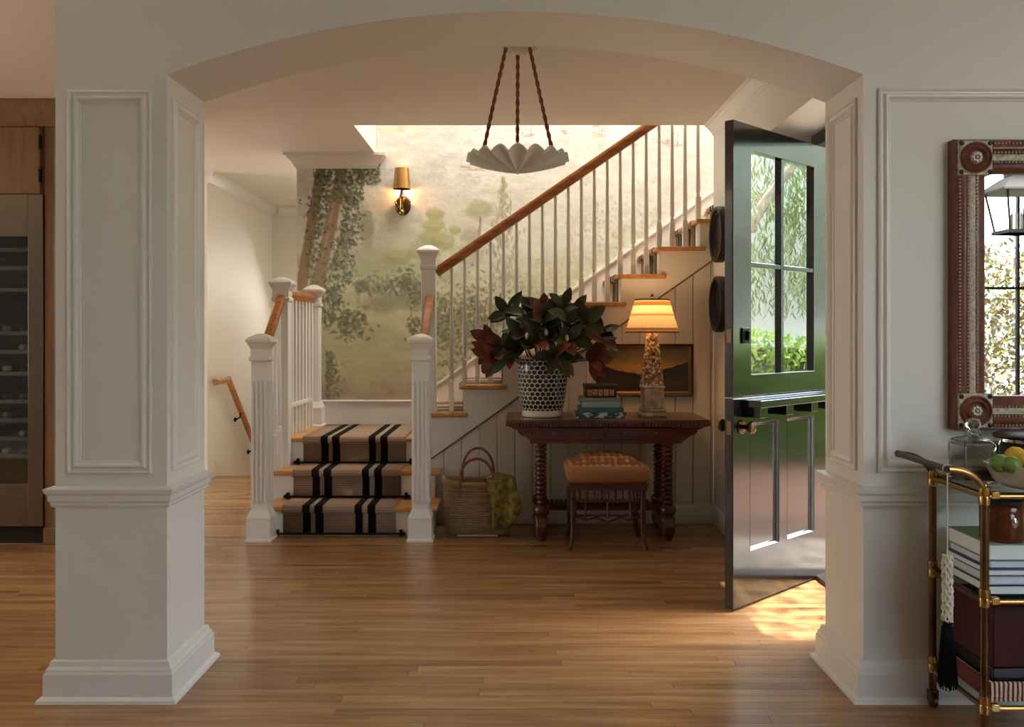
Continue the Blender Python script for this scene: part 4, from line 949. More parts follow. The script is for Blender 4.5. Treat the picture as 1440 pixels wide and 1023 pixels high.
bands = q.ramp(sp.outputs[2], [(0, (150, 104, 58)), (.035, (206, 170, 116)), (.06, (160, 112, 64)), (.13, (236, 216, 178)), (.50, (196, 158, 104)), (.57, (240, 220, 184)), (.82, (170, 122, 72)), (.93, (226, 200, 150)), (.97, (120, 80, 46))], 'CONSTANT')
q.l(bands, q.b.inputs['Base Color']); tb = q.n('ShaderNodeBsdfTranslucent'); q.l(bands, tb.inputs[0]); ms2 = q.n('ShaderNodeMixShader'); ms2.inputs[0].default_value = .3
q.l(q.b.outputs[0], ms2.inputs[1]); q.l(tb.outputs[0], ms2.inputs[2]); q.l(ms2.outputs[0], q.nt.nodes['Material Output'].inputs[0])
vs = []; fs = []; n = 160; LV = 12
for j in range(LV+1):
    t = j/LV; r = rb+(rt-rb)*t
    for i in range(n):
        a = 2*math.pi*i/n; rr_2 = r+(.0035 if i % 2 else 0); vs.append((lx+rr_2*math.cos(a), ly+rr_2*math.sin(a), sb+(stp-sb)*t))
for j in range(LV):
    for i in range(n): i2 = (i+1) % n; fs.append((j*n+i, j*n+i2, (j+1)*n+i2, (j+1)*n+i))
build(G().add(vs, fs), 'lamp_shade', mls, tl, ang=20)
for z, r in ((sb, rb+.003), (stp, rt+.003)): build(G().tube([(lx+r*math.cos(2*math.pi*i/40), ly+r*math.sin(2*math.pi*i/40), z) for i in range(40)], .0045, 6, True), 'shade_trim', mat('shade_braid', (104, 66, 36), .8), tl)
build(G().tube([(lx, ly, zt_), (lx, ly, stp+.02)], .005, 8).lathe([(0, stp+.012), (.010, stp+.018), (.008, stp+.034), (0, stp+.042)], lx, ly, 10).tube([(lx-rt, ly, stp-.002), (lx+rt, ly, stp-.002)], .002, 5), 'harp', M['brass'], tl)
build(G().ball((lx, ly, (sb+stp)/2+.01), (.024, .024, .034)), 'bulb', bpy.data.materials['lit_bulb'], tl)
for dz in (.045,): lamp('table_lamp_glow', 'POINT', (lx, ly, (sb+stp)/2+dz+.03), .62, (1, .66, .34), radius=.03)
# ================================================================ BOOKS AND BOX ON THE TABLE
by = 5.73
def book(x0, x1, y0, y1, z0, z1, cov, page, label, group, spine='front', cat='book'):
    b = thing('book', label, cat, ((x0+x1)/2, (y0+y1)/2, z0), group); c = .003
    g = G().box(x0, x1, y0, y1, z0, z0+c).box(x0, x1, y0, y1, z1-c, z1)
    if spine == 'front': g.box(x0, x1, y0, y0+c, z0+c, z1-c)
    else: g.box(x1-c if spine == 'right' else x0, x1 if spine == 'right' else x0+c, y0, y1, z0+c, z1-c)
    build(g, 'cover', cov, b, bevel=.0012)
    build(G().box(x0+.004, x1-.004, y0+.004, y1-.004, z0+c, z1-c), 'pages', page, b)
    return b
page = mat('book_pages', (222, 214, 196), .8, bump=.3, bscale=300)
bz = lambda py: Z_(py, by-.11)
bx = lambda px: X_(px, by-.11)
mfl = mat('teal_floral_cover', (44, 84, 84), .5, col2=(206, 206, 190), nscale=34, lo=.50, hi=.56)
z0_ = TT+.0005
hs = [(809, 881, .035, mfl, 'teal and white floral book at the bottom of the console stack'), (814, 877, .032, mat('deep_teal_cloth', (58, 110, 110), .6), 'deep teal cloth book in the console stack'), (818, 872, .036, mat('pale_blue_cloth', (142, 172, 172), .6), 'pale blue book in the console stack'), (815, 873, .026, mat('grey_cloth', (130, 128, 116), .6), 'thin grey book under the patterned box')]
for a, b, h, m_, lb_ in hs:
    book(bx(a), bx(b), by-.11, by+.10, z0_, z0_+h, m_, page, lb_, 'books on the console'); z0_ += h+.0005
bxo = thing('trinket_box', 'brown patterned box resting on the stacked console books', 'box', (bx(846), by, z0_))
mbx = mat('dark_lacquer', (40, 22, 16), .35); h = .082
build(G().box(bx(823), bx(867.5), by-.10, by+.06, z0_, z0_+h*.72), 'box_body', mbx, bxo, bevel=.003)
build(G().box(bx(822), bx(868.5), by-.104, by+.064, z0_+h*.74, z0_+h), 'box_lid', mat('lacquer_lid', (70, 40, 26), .35), bxo, bevel=.004)
mpn = mat('inlay_tan', (196, 148, 96), .5, col2=(130, 84, 50), nscale=60)
for i in range(5):
    a = bx(826)+(bx(865)-bx(826))*i/5; build(G().box(a, a+.030, by-.1025, by-.0995, z0_+.010, z0_+h*.62), 'inlay_panel', mpn, bxo, bevel=.001)
# ================================================================ MIRROR
mir = thing('wall_mirror', 'large rectangular mirror in a reeded wood frame with bone inlay and rosette corners', 'mirror', (1.95, YF, .964))
mx0, mx1, mz0, mz1 = 1.545, 2.36, .964, 1.984
fM = lambda u, v, h: (u, YF-h, v)
mfw = mat('red_brown_frame_wood', (124, 68, 46), .35, col2=(96, 50, 34), nscale=30, coat=.2); mfb = mat('frame_ebony', (30, 20, 16), .35)
mbo = mat('bone_inlay', (206, 192, 164), .5, col2=(160, 142, 114), nscale=90)
build(G().frame(mx0, mx1, mz0, mz1, [(0, 0), (0, .040), (.006, .052), (.014, .048), (.020, .054), (.036, .056), (.044, .048), (.046, .044), (.046, 0)], fM), 'outer_molding', mfw, mir)
build(G().frame(mx0+.046, mx1-.046, mz0+.046, mz1-.046, [(0, 0), (0, .045), (.008, .045), (.008, .040)], fM), 'ebony_band', mfb, mir)
build(G().frame(mx0+.054, mx1-.054, mz0+.054, mz1-.054, [(0, 0), (0, .044), (.008, .048), (.016, .048), (.024, .044), (.024, 0)], fM), 'bone_band', mbo, mir)
build(G().frame(mx0+.078, mx1-.078, mz0+.078, mz1-.078, [(0, 0), (0, .045), (.008, .045), (.010, .040), (.022, .044), (.034, .036), (.040, .020), (.042, .008)], fM), 'inner_molding', mfw, mir)
g = G(); st_ = .0125
for ins, h in ((.016, .050), (.048, .046), (.080, .046)):
    a0, a1, b0, b1 = mx0+ins, mx1-ins, mz0+ins, mz1-ins
    u = a0+.14-ins
    while u < a1-.13+ins:
        for v in (b0, b1): g.box(u-.0035, u+.0035, YF-h-.005, YF-h+.002, v-.004, v+.004)
        u += st_
    v = b0+.14-ins
    while v < b1-.13+ins:
        for u in (a0, a1): g.box(u-.004, u+.004, YF-h-.005, YF-h+.002, v-.0035, v+.0035)
        v += st_
build(g, 'beading', mat('bead_tan', (150, 112, 80), .5), mir, kind='stuff')
for cx, cz in ((mx0+.068, mz0+.068), (mx0+.068, mz1-.068), (mx1-.068, mz0+.068), (mx1-.068, mz1-.068)):
    cb = build(G().box(cx-.060, cx+.060, YF-.060, YF-.004, cz-.060, cz+.060), 'corner_block', mbo, mir, bevel=.004)
    ro = lambda x, y, z, cx=cx, cz=cz: (cx+x, YF-.060-z, cz+y)
    build(G().lathe([(.054, 0), (.054, .010), (.048, .016), (.042, .010), (.038, .012), (.032, .018), (.026, .012), (.022, .008), (0, .008)], 0, 0, 28, fn=ro), 'rosette', mfw, cb)
    g = G()
    for k in range(8): a = k*math.pi/4; g.ball(ro(.013*math.cos(a), .013*math.sin(a), .010), (.0055, .004, .0055), 6, 4)
    g.ball(ro(0, 0, .011), .005, 6, 4); build(g, 'bone_flower', mat('bone_pale', (216, 206, 184), .45) if 'bone_pale' not in bpy.data.materials else bpy.data.materials['bone_pale'], cb)
    g = G()
    for sx in (-1, 1):
        for sz in (-1, 1): g.ball((cx+sx*.050, YF-.061, cz+sz*.050), (.009, .003, .009), 6, 4)
    build(g, 'spandrel', mfb, cb)
build(G().add([(mx0+.115, YF-.012, mz0+.115), (mx1-.115, YF-.012, mz0+.115), (mx1-.115, YF-.012, mz1-.115), (mx0+.115, YF-.012, mz1-.115)], [(0, 1, 2, 3)]), 'mirror_glass', mat('silvered_glass', (236, 238, 236), .0, 1), mir, fixn=False)
# ================================================================ LANTERN (seen in the mirror)
ln = thing('hanging_lantern', 'dark metal tapered lantern reflected at the top of the mirror', 'lantern', (4.13, -1.0, 3.3))
la, lb_, lx_, ly_ = .115, .165, 4.13, -1.0; zb, zm, zt_ = 2.14, 2.46, 2.66; ml_ = mat('lantern_bronze', (92, 86, 78), .45, .4)
g = G()
for sx in (-1, 1):
    for sy in (-1, 1): g.tube([(lx_+sx*la, ly_+sy*la, zb), (lx_+sx*lb_, ly_+sy*lb_, zm)], .010, 6)
build(g.lathe([(la+.02, zb-.02), (la+.02, zb+.01), (la-.02, zb+.01), (la-.02, zb-.02), (la+.02, zb-.02)], lx_, ly_, 4, sq=1), 'cage', ml_, ln)
build(G().lathe([(lb_+.06, zm), (lb_+.055, zm+.015), (.09, zm+.12), (.07, zm+.13), (.07, zt_), (.09, zt_), (.08, zt_+.03), (0, zt_+.05)], lx_, ly_, 4, sq=1), 'roof', ml_, ln, ang=20)
for sx in (-1, 1):
    v = [(lx_+sx*la, ly_-la, zb), (lx_+sx*la, ly_+la, zb), (lx_+sx*lb_, ly_+lb_, zm), (lx_+sx*lb_, ly_-lb_, zm)]; build(G().add(v, [(0, 1, 2, 3)]), 'pane', mglass, ln)
    v = [(lx_-la, ly_+sx*la, zb), (lx_+la, ly_+sx*la, zb), (lx_+lb_, ly_+sx*lb_, zm), (lx_-lb_, ly_+sx*lb_, zm)]; build(G().add(v, [(0, 1, 2, 3)]), 'pane', mglass, ln)
for i in range(3):
    a = i*2.1; build(G().lathe([(.010, zb+.0), (.010, zb+.14), (.004, zb+.16), (0, zb+.17)], lx_+.04*math.cos(a), ly_+.04*math.sin(a), 8), 'candle', mat('candle_ivory', (206, 196, 176), .5), ln)
build(G().tube([(lx_, ly_, zt_+.04), (lx_, ly_, 3.3)], .010, 6).lathe([(.06, 3.28), (.06, 3.299), (0, 3.299)], lx_, ly_, 16), 'chain_rod', ml_, ln)
# ================================================================ BAR CART
ca = thing('bar_cart', 'brass two-tier bar cart with dark handle bar below the mirror', 'bar cart', (1.83, 2.92, 0))
CF, CB_, CL, CRR = 2.745, 3.085, 1.455, 2.24
for x in (CL, CRR):
    for y in (CF, CB_):
        l = build(G().tube([(x, y, .075), (x, y, .80)], .0125, 14), 'leg', M['brass'], ca)
        for z in (.155, .485, .80): build(G().lathe([(.0125, z-.03), (.0165, z-.027), (.0165, z-.004), (.0150, z), (.0165, z+.004), (.0165, z+.027), (.0125, z+.03)], x, y, 14), 'collar', M['brightbrass'], l)
        build(G().lathe([(.009, .06), (.012, .07), (.0125, .082)], x, y, 10).lathe([(.0, -.012), (.016, -.012), (.026, -.008), (.028, 0), (.026, .008), (.016, .012), (0, .012)], 0, 0, 16, fn=lambda a, b, c: (x+c, y+a, .029+b)).box(x-.016, x-.013, y-.012, y+.012, .03, .066).box(x+.013, x+.016, y-.012, y+.012, .03, .066), 'castor', M['brass'], l)
mgs = mat('shelf_glass', (226, 236, 230), .02, trans=1, ior=1.02)
for z, nm in ((.153, 'lower'), (.482, 'middle'), (.808, 'top')):
    for a, b in (((CL, CF), (CRR, CF)), ((CRR, CF), (CRR, CB_)), ((CRR, CB_), (CL, CB_)), ((CL, CB_), (CL, CF))):
        build(G().tube([(*a, z-.010), (*b, z-.010)], .0085, 10), 'shelf_rail', M['brightbrass'] if z > .8 or a[1] == b[1] else M['brass'], ca)
    build(G().box(CL+.004, CRR-.004, CF+.004, CB_-.004, z-.004, z+.001), 'shelf_glass', mgs, ca)
    g = G()
    for x in (CL+.03, CRR-.03):
        for y in (CF, CB_): g.box(x-.014, x+.014, y-.010, y+.010, z-.018, z+.006)
    build(g, 'rail_clip', M['brightbrass'], ca, bevel=.003)
HB = 1.342
for y in (CF, CB_):
    pts = [(CL-.002, y, .795)]+[(CL-.113+.113*math.cos(a), y, .80+.082*math.sin(a)) for a in (math.pi/2*i/8 for i in range(9))]
    build(G().tube(pts, [.0125]*2+[.011]*8, 12).ball((CL, y, .828), (.010, .010, .014), 10, 6), 'handle_arm', M['brightbrass'] if y == CF else M['brass'], ca)
build(G().tube([(HB, CF-.006, .882), (HB, CB_+.015, .882)], .0105, 12).ball((HB, CB_+.015, .882), .0125, 10, 8), 'handle_bar', mat('dark_handle_wood', (70, 52, 44), .4), ca)
# tassel
tx, ty = HB+.002, CF+.008
ts_ = thing('knotted_tassel', 'cream knotted rope tassel with black fringe hanging from the cart handle', 'tassel', (tx, ty, .215))
mc = mat('cream_cord', (206, 196, 172), .85, bump=.3, bscale=200)
g = G().tube([(tx, ty, .615), (tx, ty, .869)], .0022, 6).tube([(tx, ty+.014*math.cos(a), .882+.014*math.sin(a)) if 0 else (tx+.014*math.cos(a), ty, .882+.014*math.sin(a)) for a in (2*math.pi*i/16 for i in range(16))], .0022, 6, True); build(g, 'cord', mc, ts_)
g = G()
for sgn in (1, -1):
    for k in range(6):
        pts = []
        for i in range(25): t = i/24; a = 2*math.pi*(k/6+sgn*t*1.15); r = .0125+.0025*math.sin(i*1.9+k); pts.append((tx+r*math.cos(a), ty+r*math.sin(a), .615-.205*t))
        g.tube(pts, .0042, 5)
g.tube([(tx, ty, .615), (tx, ty, .41)], .011, 8); build(g, 'knotted_sleeve', mc, ts_)
mbk = mat('black_fringe', (20, 20, 24), .9, spec=.1)
g = G().lathe([(.0, .425), (.013, .422), (.015, .405), (.012, .395), (.0165, .388), (.018, .36), (.0, .36)], tx, ty, 14)
for i in range(90):
    a = i*2.399; r0_ = .015*math.sqrt((i+.5)/90); r1_ = .031*math.sqrt((i+.5)/90); ln_ = .215+.012*math.sin(i*7.1)
    g.tube([(tx+r0_*math.cos(a), ty+r0_*math.sin(a), .395), (tx+(r0_+r1_)/2*math.cos(a+.1), ty+(r0_+r1_)/2*math.sin(a+.1), .31), (tx+r1_*math.cos(a+.15), ty+r1_*math.sin(a+.15), ln_)], .0022, 4)
build(g, 'fringe', mbk, ts_, kind='stuff')
# decanter
ZT = .8095
dc = thing('decanter', 'square glass decanter with stopper and a little amber liquor on the cart', 'decanter', (1.526, 2.95, ZT))
mgd = mat('decanter_glass', (235, 240, 236), .03, trans=1, ior=1.3); dx, dy, dh = 1.526, 2.95, .057
build(G().lathe([(dh-.004, ZT), (dh, ZT+.004), (dh, ZT+.128), (dh-.008, ZT+.140), (.022, ZT+.150), (.017, ZT+.155), (.017, ZT+.168), (.021, ZT+.172), (.014, ZT+.172), (.013, ZT+.152), (dh-.014, ZT+.134), (dh-.006, ZT+.124), (dh-.006, ZT+.010), (0, ZT+.010)], dx, dy, 4, sq=1), 'bottle_body', mgd, dc, ang=30, bevel=.003)
build(G().lathe([(dh-.008, ZT+.012), (dh-.008, ZT+.045), (0, ZT+.045)], dx, dy, 4, sq=1), 'liquor', mat('amber_liquor', (110, 46, 16), .05, trans=.6, ior=1.33), dc)
build(G().lathe([(.011, ZT+.155), (.013, ZT+.174), (.020, ZT+.180), (.024, ZT+.192), (.020, ZT+.206), (.008, ZT+.212), (0, ZT+.212)], dx, dy, 8), 'stopper', mgd, dc, ang=25)
# ice bucket
mdk = mat('dark_hide', (44, 26, 20), .4); msv = mat('silver', (190, 184, 176), .15, 1)
ib = thing('ice_bucket', 'dark lidded ice bucket with silver bands behind the fruit bowl', 'ice bucket', (1.735, 2.985, ZT)); ix, iy = 1.735, 2.985
build(G().lathe([(.098, ZT), (.104, ZT+.01), (.108, ZT+.13), (0, ZT+.13)], ix, iy, 36), 'bucket_body', mdk, ib)
for z in (ZT+.004, ZT+.072, ZT+.128): build(G().lathe([(.108, z), (.113, z+.004), (.113, z+.014), (.108, z+.018)], ix, iy, 36), 'silver_band', msv, ib)
build(G().lathe([(.112, ZT+.147), (.112, ZT+.152), (.095, ZT+.160), (.02, ZT+.166), (0, ZT+.166)], ix, iy, 36), 'lid', mdk, ib)
build(G().lathe([(.008, ZT+.166), (.006, ZT+.178), (.010, ZT+.186), (.008, ZT+.194), (0, ZT+.196)], ix, iy, 12), 'lid_knob', msv, ib)
build(G().tube([(ix-.111, iy-.02, ZT+.135), (ix-.135, iy-.03, ZT+.10), (ix-.128, iy-.03, ZT+.06), (ix-.111, iy-.02, ZT+.06)], .004, 6), 'side_handle', msv, ib)
# fruit bowl
fx_, fy_ = 1.672, 2.842
mcb = mat('cream_glaze', (206, 196, 172), .25, coat=.3)
fb = thing('fruit_bowl', 'cream ceramic bowl with blue brush marks holding citrus on the cart', 'bowl', (fx_, fy_, ZT))
build(G().lathe([(0, ZT), (.085, ZT), (.10, ZT+.004), (.125, ZT+.022), (.148, ZT+.070), (.152, ZT+.076), (.146, ZT+.077), (.12, ZT+.028), (.085, ZT+.010), (0, ZT+.010)], fx_, fy_, 44), 'bowl_body', mcb, fb, ang=60)
mbl = mat('cobalt_brush', (36, 48, 92), .3)
for xx, hgt in ((1.600, .040), (1.615, .046), (1.629, .034)):
    r_ = .1375; yy = fy_-math.sqrt(max(0, r_**2-(xx-fx_)**2)); build(G().obox((xx, yy, ZT+.045), (1, 0, 0), Vector((0, .9, .42)).normalized(), Vector((0, -.42, .9)).normalized(), (.003, .004, hgt*.5)), 'brush_mark', mbl, fb, bevel=.001)
mlem = mat('lemon_skin', (214, 170, 40), .45, bump=.15, bscale=120); mlim = mat('lime_skin', (96, 124, 44), .4, bump=.15, bscale=120, col2=(126, 146, 60), nscale=12)
def fruit(nm, lab, x, y, z, r, m, grp, a=0):
    d = Vector((math.cos(a), math.sin(a), .15)).normalized(); e = d.orthogonal().normalized(); h = d.cross(e); pr = [(0, -1.22), (.10, -1.18), (.2, -1.06), (.55, -.85), (.85, -.5), (1, 0), (.85, .5), (.55, .85), (.2, 1.06), (.10, 1.16), (0, 1.2)]
    c = Vector((x, y, z)); o = build(G().lathe([(p*r, q_*r*1.02) for p, q_ in pr], 0, 0, 16, fn=lambda X, Y, Z_q: tuple(c+e*X+h*Y+d*Z_q)), nm, m, ang=80)
    tag(o, lab, 'fruit', grp)
for nm, lab, px, py, Y, r, m, a in (('lemon', 'yellow lemon on top of the citrus in the fruit bowl', 1428, 643, 2.85, .034, mlem, .3), ('lemon', 'yellow lemon at the cropped right of the fruit bowl', 1442, 651, 2.80, .033, mlem, 1.2), ('lime', 'green lime against the left rim of the fruit bowl', 1406, 652, 2.80, .029, mlim, .2), ('lime', 'green lime below the upper lemon in the fruit bowl', 1423, 654, 2.775, .028, mlim, .1), ('lime', 'green lime behind the left-rim lime in the bowl', 1408, 650, 2.88, .028, mlim, .9)):
    fruit(nm, lab, X_(px, Y), Y, max(Z_(py, Y), ZT+.05), r, m, 'citrus in the fruit bowl', a)
# middle shelf: books and candle
z0_ = .4835; pg = [mat('white_page_block', (214, 218, 212), .7), mat('cool_page_block', (196, 204, 210), .7)]
cv = [mat('navy_cover', (30, 40, 64), .5), mat('grey_cover', (176, 182, 180), .5), mat('violet_cover', (90, 84, 130), .5), mat('slate_cover', (70, 82, 96), .5), mat('sage_cover', (130, 156, 128), .5)]
nms = ('navy-covered book at the bottom of the cart stack', 'pale grey book second from the bottom on the cart', 'thin violet-covered book mid-stack on the cart', 'slate book just under the top book on the cart', 'thick sage-covered book on top of the cart stack')
for i, (h, c_, w) in enumerate(((.030, 0, .0), (.028, 1, .006), (.021, 2, .0), (.026, 3, .008), (.050, 4, .004))):
    book(1.486+w, 1.486+w+.30, 2.778+w, 3.05, z0_, z0_+h, cv[c_], pg[i % 2], nms[i], 'books on the bar cart', spine='right'); z0_ += h+.0005
jx, jy = 1.567, 2.852
jr = thing('candle_jar', 'amber glass candle jar with silver emblem atop the cart books', 'candle', (jx, jy, z0_))
build(G().lathe([(.060, z0_), (.066, z0_+.004), (.066, z0_+.118), (.063, z0_+.120), (.061, z0_+.116), (.061, z0_+.010), (0, z0_+.010)], jx, jy, 32), 'jar', mat('amber_glass', (150, 78, 40), .06, trans=.7, ior=1.4), jr, ang=60)
build(G().lathe([(.059, z0_+.012), (.059, z0_+.085), (0, z0_+.085)], jx, jy, 24), 'wax', mat('amber_wax', (110, 50, 24), .5), jr)
build(G().lathe([(.068, z0_+.121), (.068, z0_+.132), (.06, z0_+.136), (0, z0_+.136)], jx, jy, 32), 'lid', mat('black_lid', (28, 26, 24), .3), jr)
build(G().lathe([(0, 0), (.011, .001), (.011, .003), (.006, .006), (0, .007)], 0, 0, 16, fn=lambda x, y, z: (jx+.004+x, jy-.0655-z, z0_+.066+y*1.4)), 'emblem', msv, jr)
# lower shelf: striped tray and red box
mrs = mat('striped_weave', (150, 60, 50), .85, bump=.4, bscale=120); q = N(mrs); tc = q.n('ShaderNodeTexCoord'); wv = q.n('ShaderNodeTexWave', wave_type='BANDS', bands_direction='X'); wv.inputs['Scale'].default_value = 22; wv.inputs['Distortion'].default_value = 1.2; q.l(tc.outputs['Object'], wv.inputs['Vector'])
q.l(q.ramp(wv.outputs['Fac'], [(.35, (92, 34, 32)), (.6, (206, 178, 150))]), q.b.inputs['Base Color'])
t_ = thing('woven_tray', 'red and cream striped woven tray on the lowest cart shelf', 'tray', (1.64, 2.9, .1545))
build(G().box(1.483, 1.86, 2.765, 3.06, .1545, .165), 'tray_base', mrs, t_, bevel=.003)
for a in ((1.483, 1.86, 2.765, 2.777), (1.483, 1.86, 3.048, 3.06), (1.483, 1.495, 2.777, 3.048), (1.848, 1.86, 2.777, 3.048)): build(G().box(*a, .165, .215), 'tray_side', mrs, t_, bevel=.004)
rb_ = thing('lidded_box', 'dark oxblood box with black base standing in the striped tray', 'box', (1.66, 2.9, .166))
mox = mat('oxblood_leather', (58, 14, 16), .6, spec=.3)
build(G().box(1.505, 1.83, 2.79, 3.04, .166, .25), 'box_base', mat('black_lacquer', (20, 16, 16), .3), rb_, bevel=.004)
build(G().box(1.503, 1.832, 2.788, 3.042, .252, .445), 'box_lid', mox, rb_, bevel=.005)
# ================================================================ KITCHEN: CABINET AND WINE REFRIGERATOR
KY = 5.49; kx = -2.84; rx = -2.90
kc = thing('tall_cabinet', 'light oak kitchen cabinet surround with crown above the wine refrigerator', 'cabinet', (-3.6, 5.8, 0))
build(G().box(rx+.004, kx, KY, 6.1, .10, 2.60), 'side_panel', M['cab'], kc, bevel=.003)
build(G().box(rx-.0, kx+.012, KY-.012, 6.1, 0, .10), 'plinth', M['cab'], kc, bevel=.004)
build(G().box(-4.4, rx+.004, KY+.01, 6.1, 2.152, 2.60), 'cabinet_body', M['cab'], kc, bevel=.003)
for a, b in ((-3.645, -2.915), (-4.39, -3.655)):
    d_ = build(G().box(a, b, KY-.022, KY+.008, 2.165, 2.575), 'cabinet_door', M['cab'], kc, bevel=.003)
    build(G().frame(a+.085, b-.085, 2.25, 2.49, [(0, .0), (.006, -.002), (.014, -.008), (.018, -.012)], lambda u, v, h: (u, KY-.0225-h-.0, v)), 'inset_panel', M['cab'], d_)
    for zz_ in (2.235, 2.44): build(G().box(b-.004, b+.010, KY-.030, KY-.010, zz_, zz_+.085), 'hinge', M['blackmetal'], d_, bevel=.002)
build(G().sweep([(kx, 6.1), (kx, KY), (-4.4, KY)], [(0, 2.58), (.012, 2.58), (.016, 2.62), (.022, 2.64), (.026, 2.655), (.05, 2.69), (.058, 2.70), (.064, 2.725), (.064, 2.735), (0, 2.735)], False, -1), 'cornice', M['cab'], kc)
wf_ = thing('wine_refrigerator', 'stainless wine refrigerator with glass door and racked bottles left of the pier', 'refrigerator', (-3.28, 5.8, 0))
fy = KY-.012; w0, w1 = -3.66, rx; zr = lambda py: Z_(py, fy); xr = lambda px: X_(px, fy)
gx1 = xr(39); gx0 = w0+(w1-gx1); gz0, gz1 = zr(681), zr(333)
msd = M['steel']; g = G()
g.box(w0, gx0, fy, fy+.05, zr(741), zr(273)); g.box(gx1, w1, fy, fy+.05, zr(741), zr(273)); g.box(gx0, gx1, fy, fy+.05, zr(741), gz0); g.box(gx0, gx1, fy, fy+.05, gz1, zr(273))
build(g, 'door_frame', msd, wf_, bevel=.003)
mblk = mat('dark_interior', (20, 17, 16), .6)
g = G(); g.box(w0, w1, 6.0, 6.05, .1, 2.15); g.box(w0, w0+.03, fy+.05, 6.0, .1, 2.15); g.box(w1-.03, w1, fy+.05, 6.0, .1, 2.15); g.box(w0, w1, fy+.05, 6.05, 2.13, 2.15); g.box(w0, w1, fy+.05, 6.05, .10, .13)
build(g, 'cabinet_case', mblk, wf_); build(G().box(w0, w1, fy+.05, fy+.09, 0, .105), 'toe_kick', mat('toe_kick_black', (30, 24, 20), .5), wf_)
gl2 = bpy.data.materials.new('tinted_door_glass'); gl2.use_nodes = True; nt = gl2.node_tree; nt.nodes.remove(nt.nodes['Principled BSDF'])
a_ = nt.nodes.new('ShaderNodeBsdfGlossy'); a_.inputs['Roughness'].default_value = .02; b_ = nt.nodes.new('ShaderNodeBsdfTransparent'); b_.inputs[0].default_value = (.75, .75, .75, 1); m_ = nt.nodes.new('ShaderNodeMixShader'); m_.inputs[0].default_value = .08
nt.links.new(b_.outputs[0], m_.inputs[1]); nt.links.new(a_.outputs[0], m_.inputs[2]); nt.links.new(m_.outputs[0], nt.nodes['Material Output'].inputs[0])
build(G().box(gx0-.01, gx1+.01, fy+.022, fy+.028, gz0-.01, gz1+.01), 'door_glass', gl2, wf_)
msf = mat('shelf_front', (150, 142, 130), .4, .3)
mbt = [mat('dark_bottle', (18, 24, 16), .12, coat=.4), mat('brown_bottle', (40, 24, 14), .12, coat=.4)]; mfo = [mat('foil_gold', (170, 150, 110), .3, .7), mat('foil_red', (96, 26, 28), .4), mat('foil_white', (206, 200, 186), .4), mat('foil_black', (34, 32, 34), .35)]
bp_ = None; nb = 0; rbt = random.Random(8)
sh_y = [352, 377.5, 408, 469, 495, 525.5, 565, 591, 617, 642]
names_h = ('first', 'second', 'third', 'fourth', 'fifth', 'sixth', 'seventh', 'eighth', 'ninth', 'tenth')
for i, py in enumerate(sh_y):
    z = Z_(py, fy+.08); build(G().box(gx0, gx1, fy+.06, fy+.078, z-.012, z+.012), 'shelf_front', msf, wf_, bevel=.002); build(G().box(gx0-.03, gx1+.02, fy+.078, 5.98, z-.010, z-.002), 'wire_shelf', mblk, wf_)
    if i in (0, 1, 2): continue
    for j, xx in enumerate((-3.40, -3.295, -3.19, -3.085)[1:]):
        if rbt.random() < .12: continue
        b_o = thing('wine_bottle', ('gold|red|white|black'.split('|')[(i+j) % 4])+'-capped bottle on the %s wine rack down, %s' % (names_h[i], ('third from the steel frame', 'second from the steel frame', 'beside the steel frame')[j]), 'bottle', (xx, fy+.1, z), 'bottles in the wine refrigerator')
        y0 = fy+.095
        build(G().lathe([(0, .30), (.036, .298), (.038, .29), (.038, .13), (.030, .10), (.0155, .075), (.0145, .03)], 0, 0, 14, fn=lambda a, b, c: (xx+a, y0+c, z+.030+b)), 'bottle_glass', mbt[(i*3+j) % 2], b_o)
        build(G().lathe([(.0152, .055), (.0158, .03), (.0172, .012), (.0165, 0), (0, -.001)], 0, 0, 14, fn=lambda a, b, c: (xx+a, y0+c, z+.030+b)), 'foil', mfo[(i+j) % 4], b_o)
# ================================================================ OUTDOORS (reached by the door's reflection and the mirror)
build(G().box(1.83, 30, -25, 30, -.25, -.12), 'ground_outside', mat('gravel_drive', (116, 104, 92), .9, col2=(94, 86, 76), nscale=12, bump=.3, bscale=60), kind='structure')
build(G().box(-25, 1.83, -25, -3.55, -.25, -.12), 'lawn', mat('lawn_green', (110, 120, 60), .9, col2=(90, 104, 50), nscale=30), kind='structure')
build(G().box(1.75, 2.6, 3.4, 5.2, -.12, -.01), 'floor_porch', mat('porch_stone', (150, 140, 126), .8, col2=(132, 122, 110), nscale=10), kind='structure')
ng = thing('garden_wall', 'white stucco wall behind the hedge, mirrored in the door panes', 'wall', (9.2, 6.5, -.12))
build(G().box(9.2, 9.5, 1.0, 13, -.12, 4.6), 'wall_face', mat('white_stucco', (250, 238, 220), .8, bump=.1, bscale=40), ng); build(G().box(9.12, 9.58, 1.0, 13, 4.6, 4.68), 'coping', mat('wall_coping', (190, 180, 164), .8), ng, bevel=.01)
ro_ = random.Random(12)
def quadleaf(g, p, L, Wd, d, s):
    p, d, s = Vector(p), Vector(d), Vector(s); g.add([p, p+d*L*.5+s*Wd*.5, p+d*L, p+d*L*.5-s*Wd*.5], [(0, 1, 2, 3)])
def rv(): return Vector((ro_.gauss(0, 1), ro_.gauss(0, 1), ro_.gauss(0, 1))).normalized()
def thinleaf(nm, a, b):
    m = leafmat(nm, a, b); q = N(m); t = q.n('ShaderNodeBsdfTranslucent'); t.inputs[0].default_value = lin(b); x = q.n('ShaderNodeMixShader'); x.inputs[0].default_value = .3
    q.l(q.b.outputs[0], x.inputs[1]); q.l(t.outputs[0], x.inputs[2]); q.l(x.outputs[0], q.nt.nodes['Material Output'].inputs[0]); return m
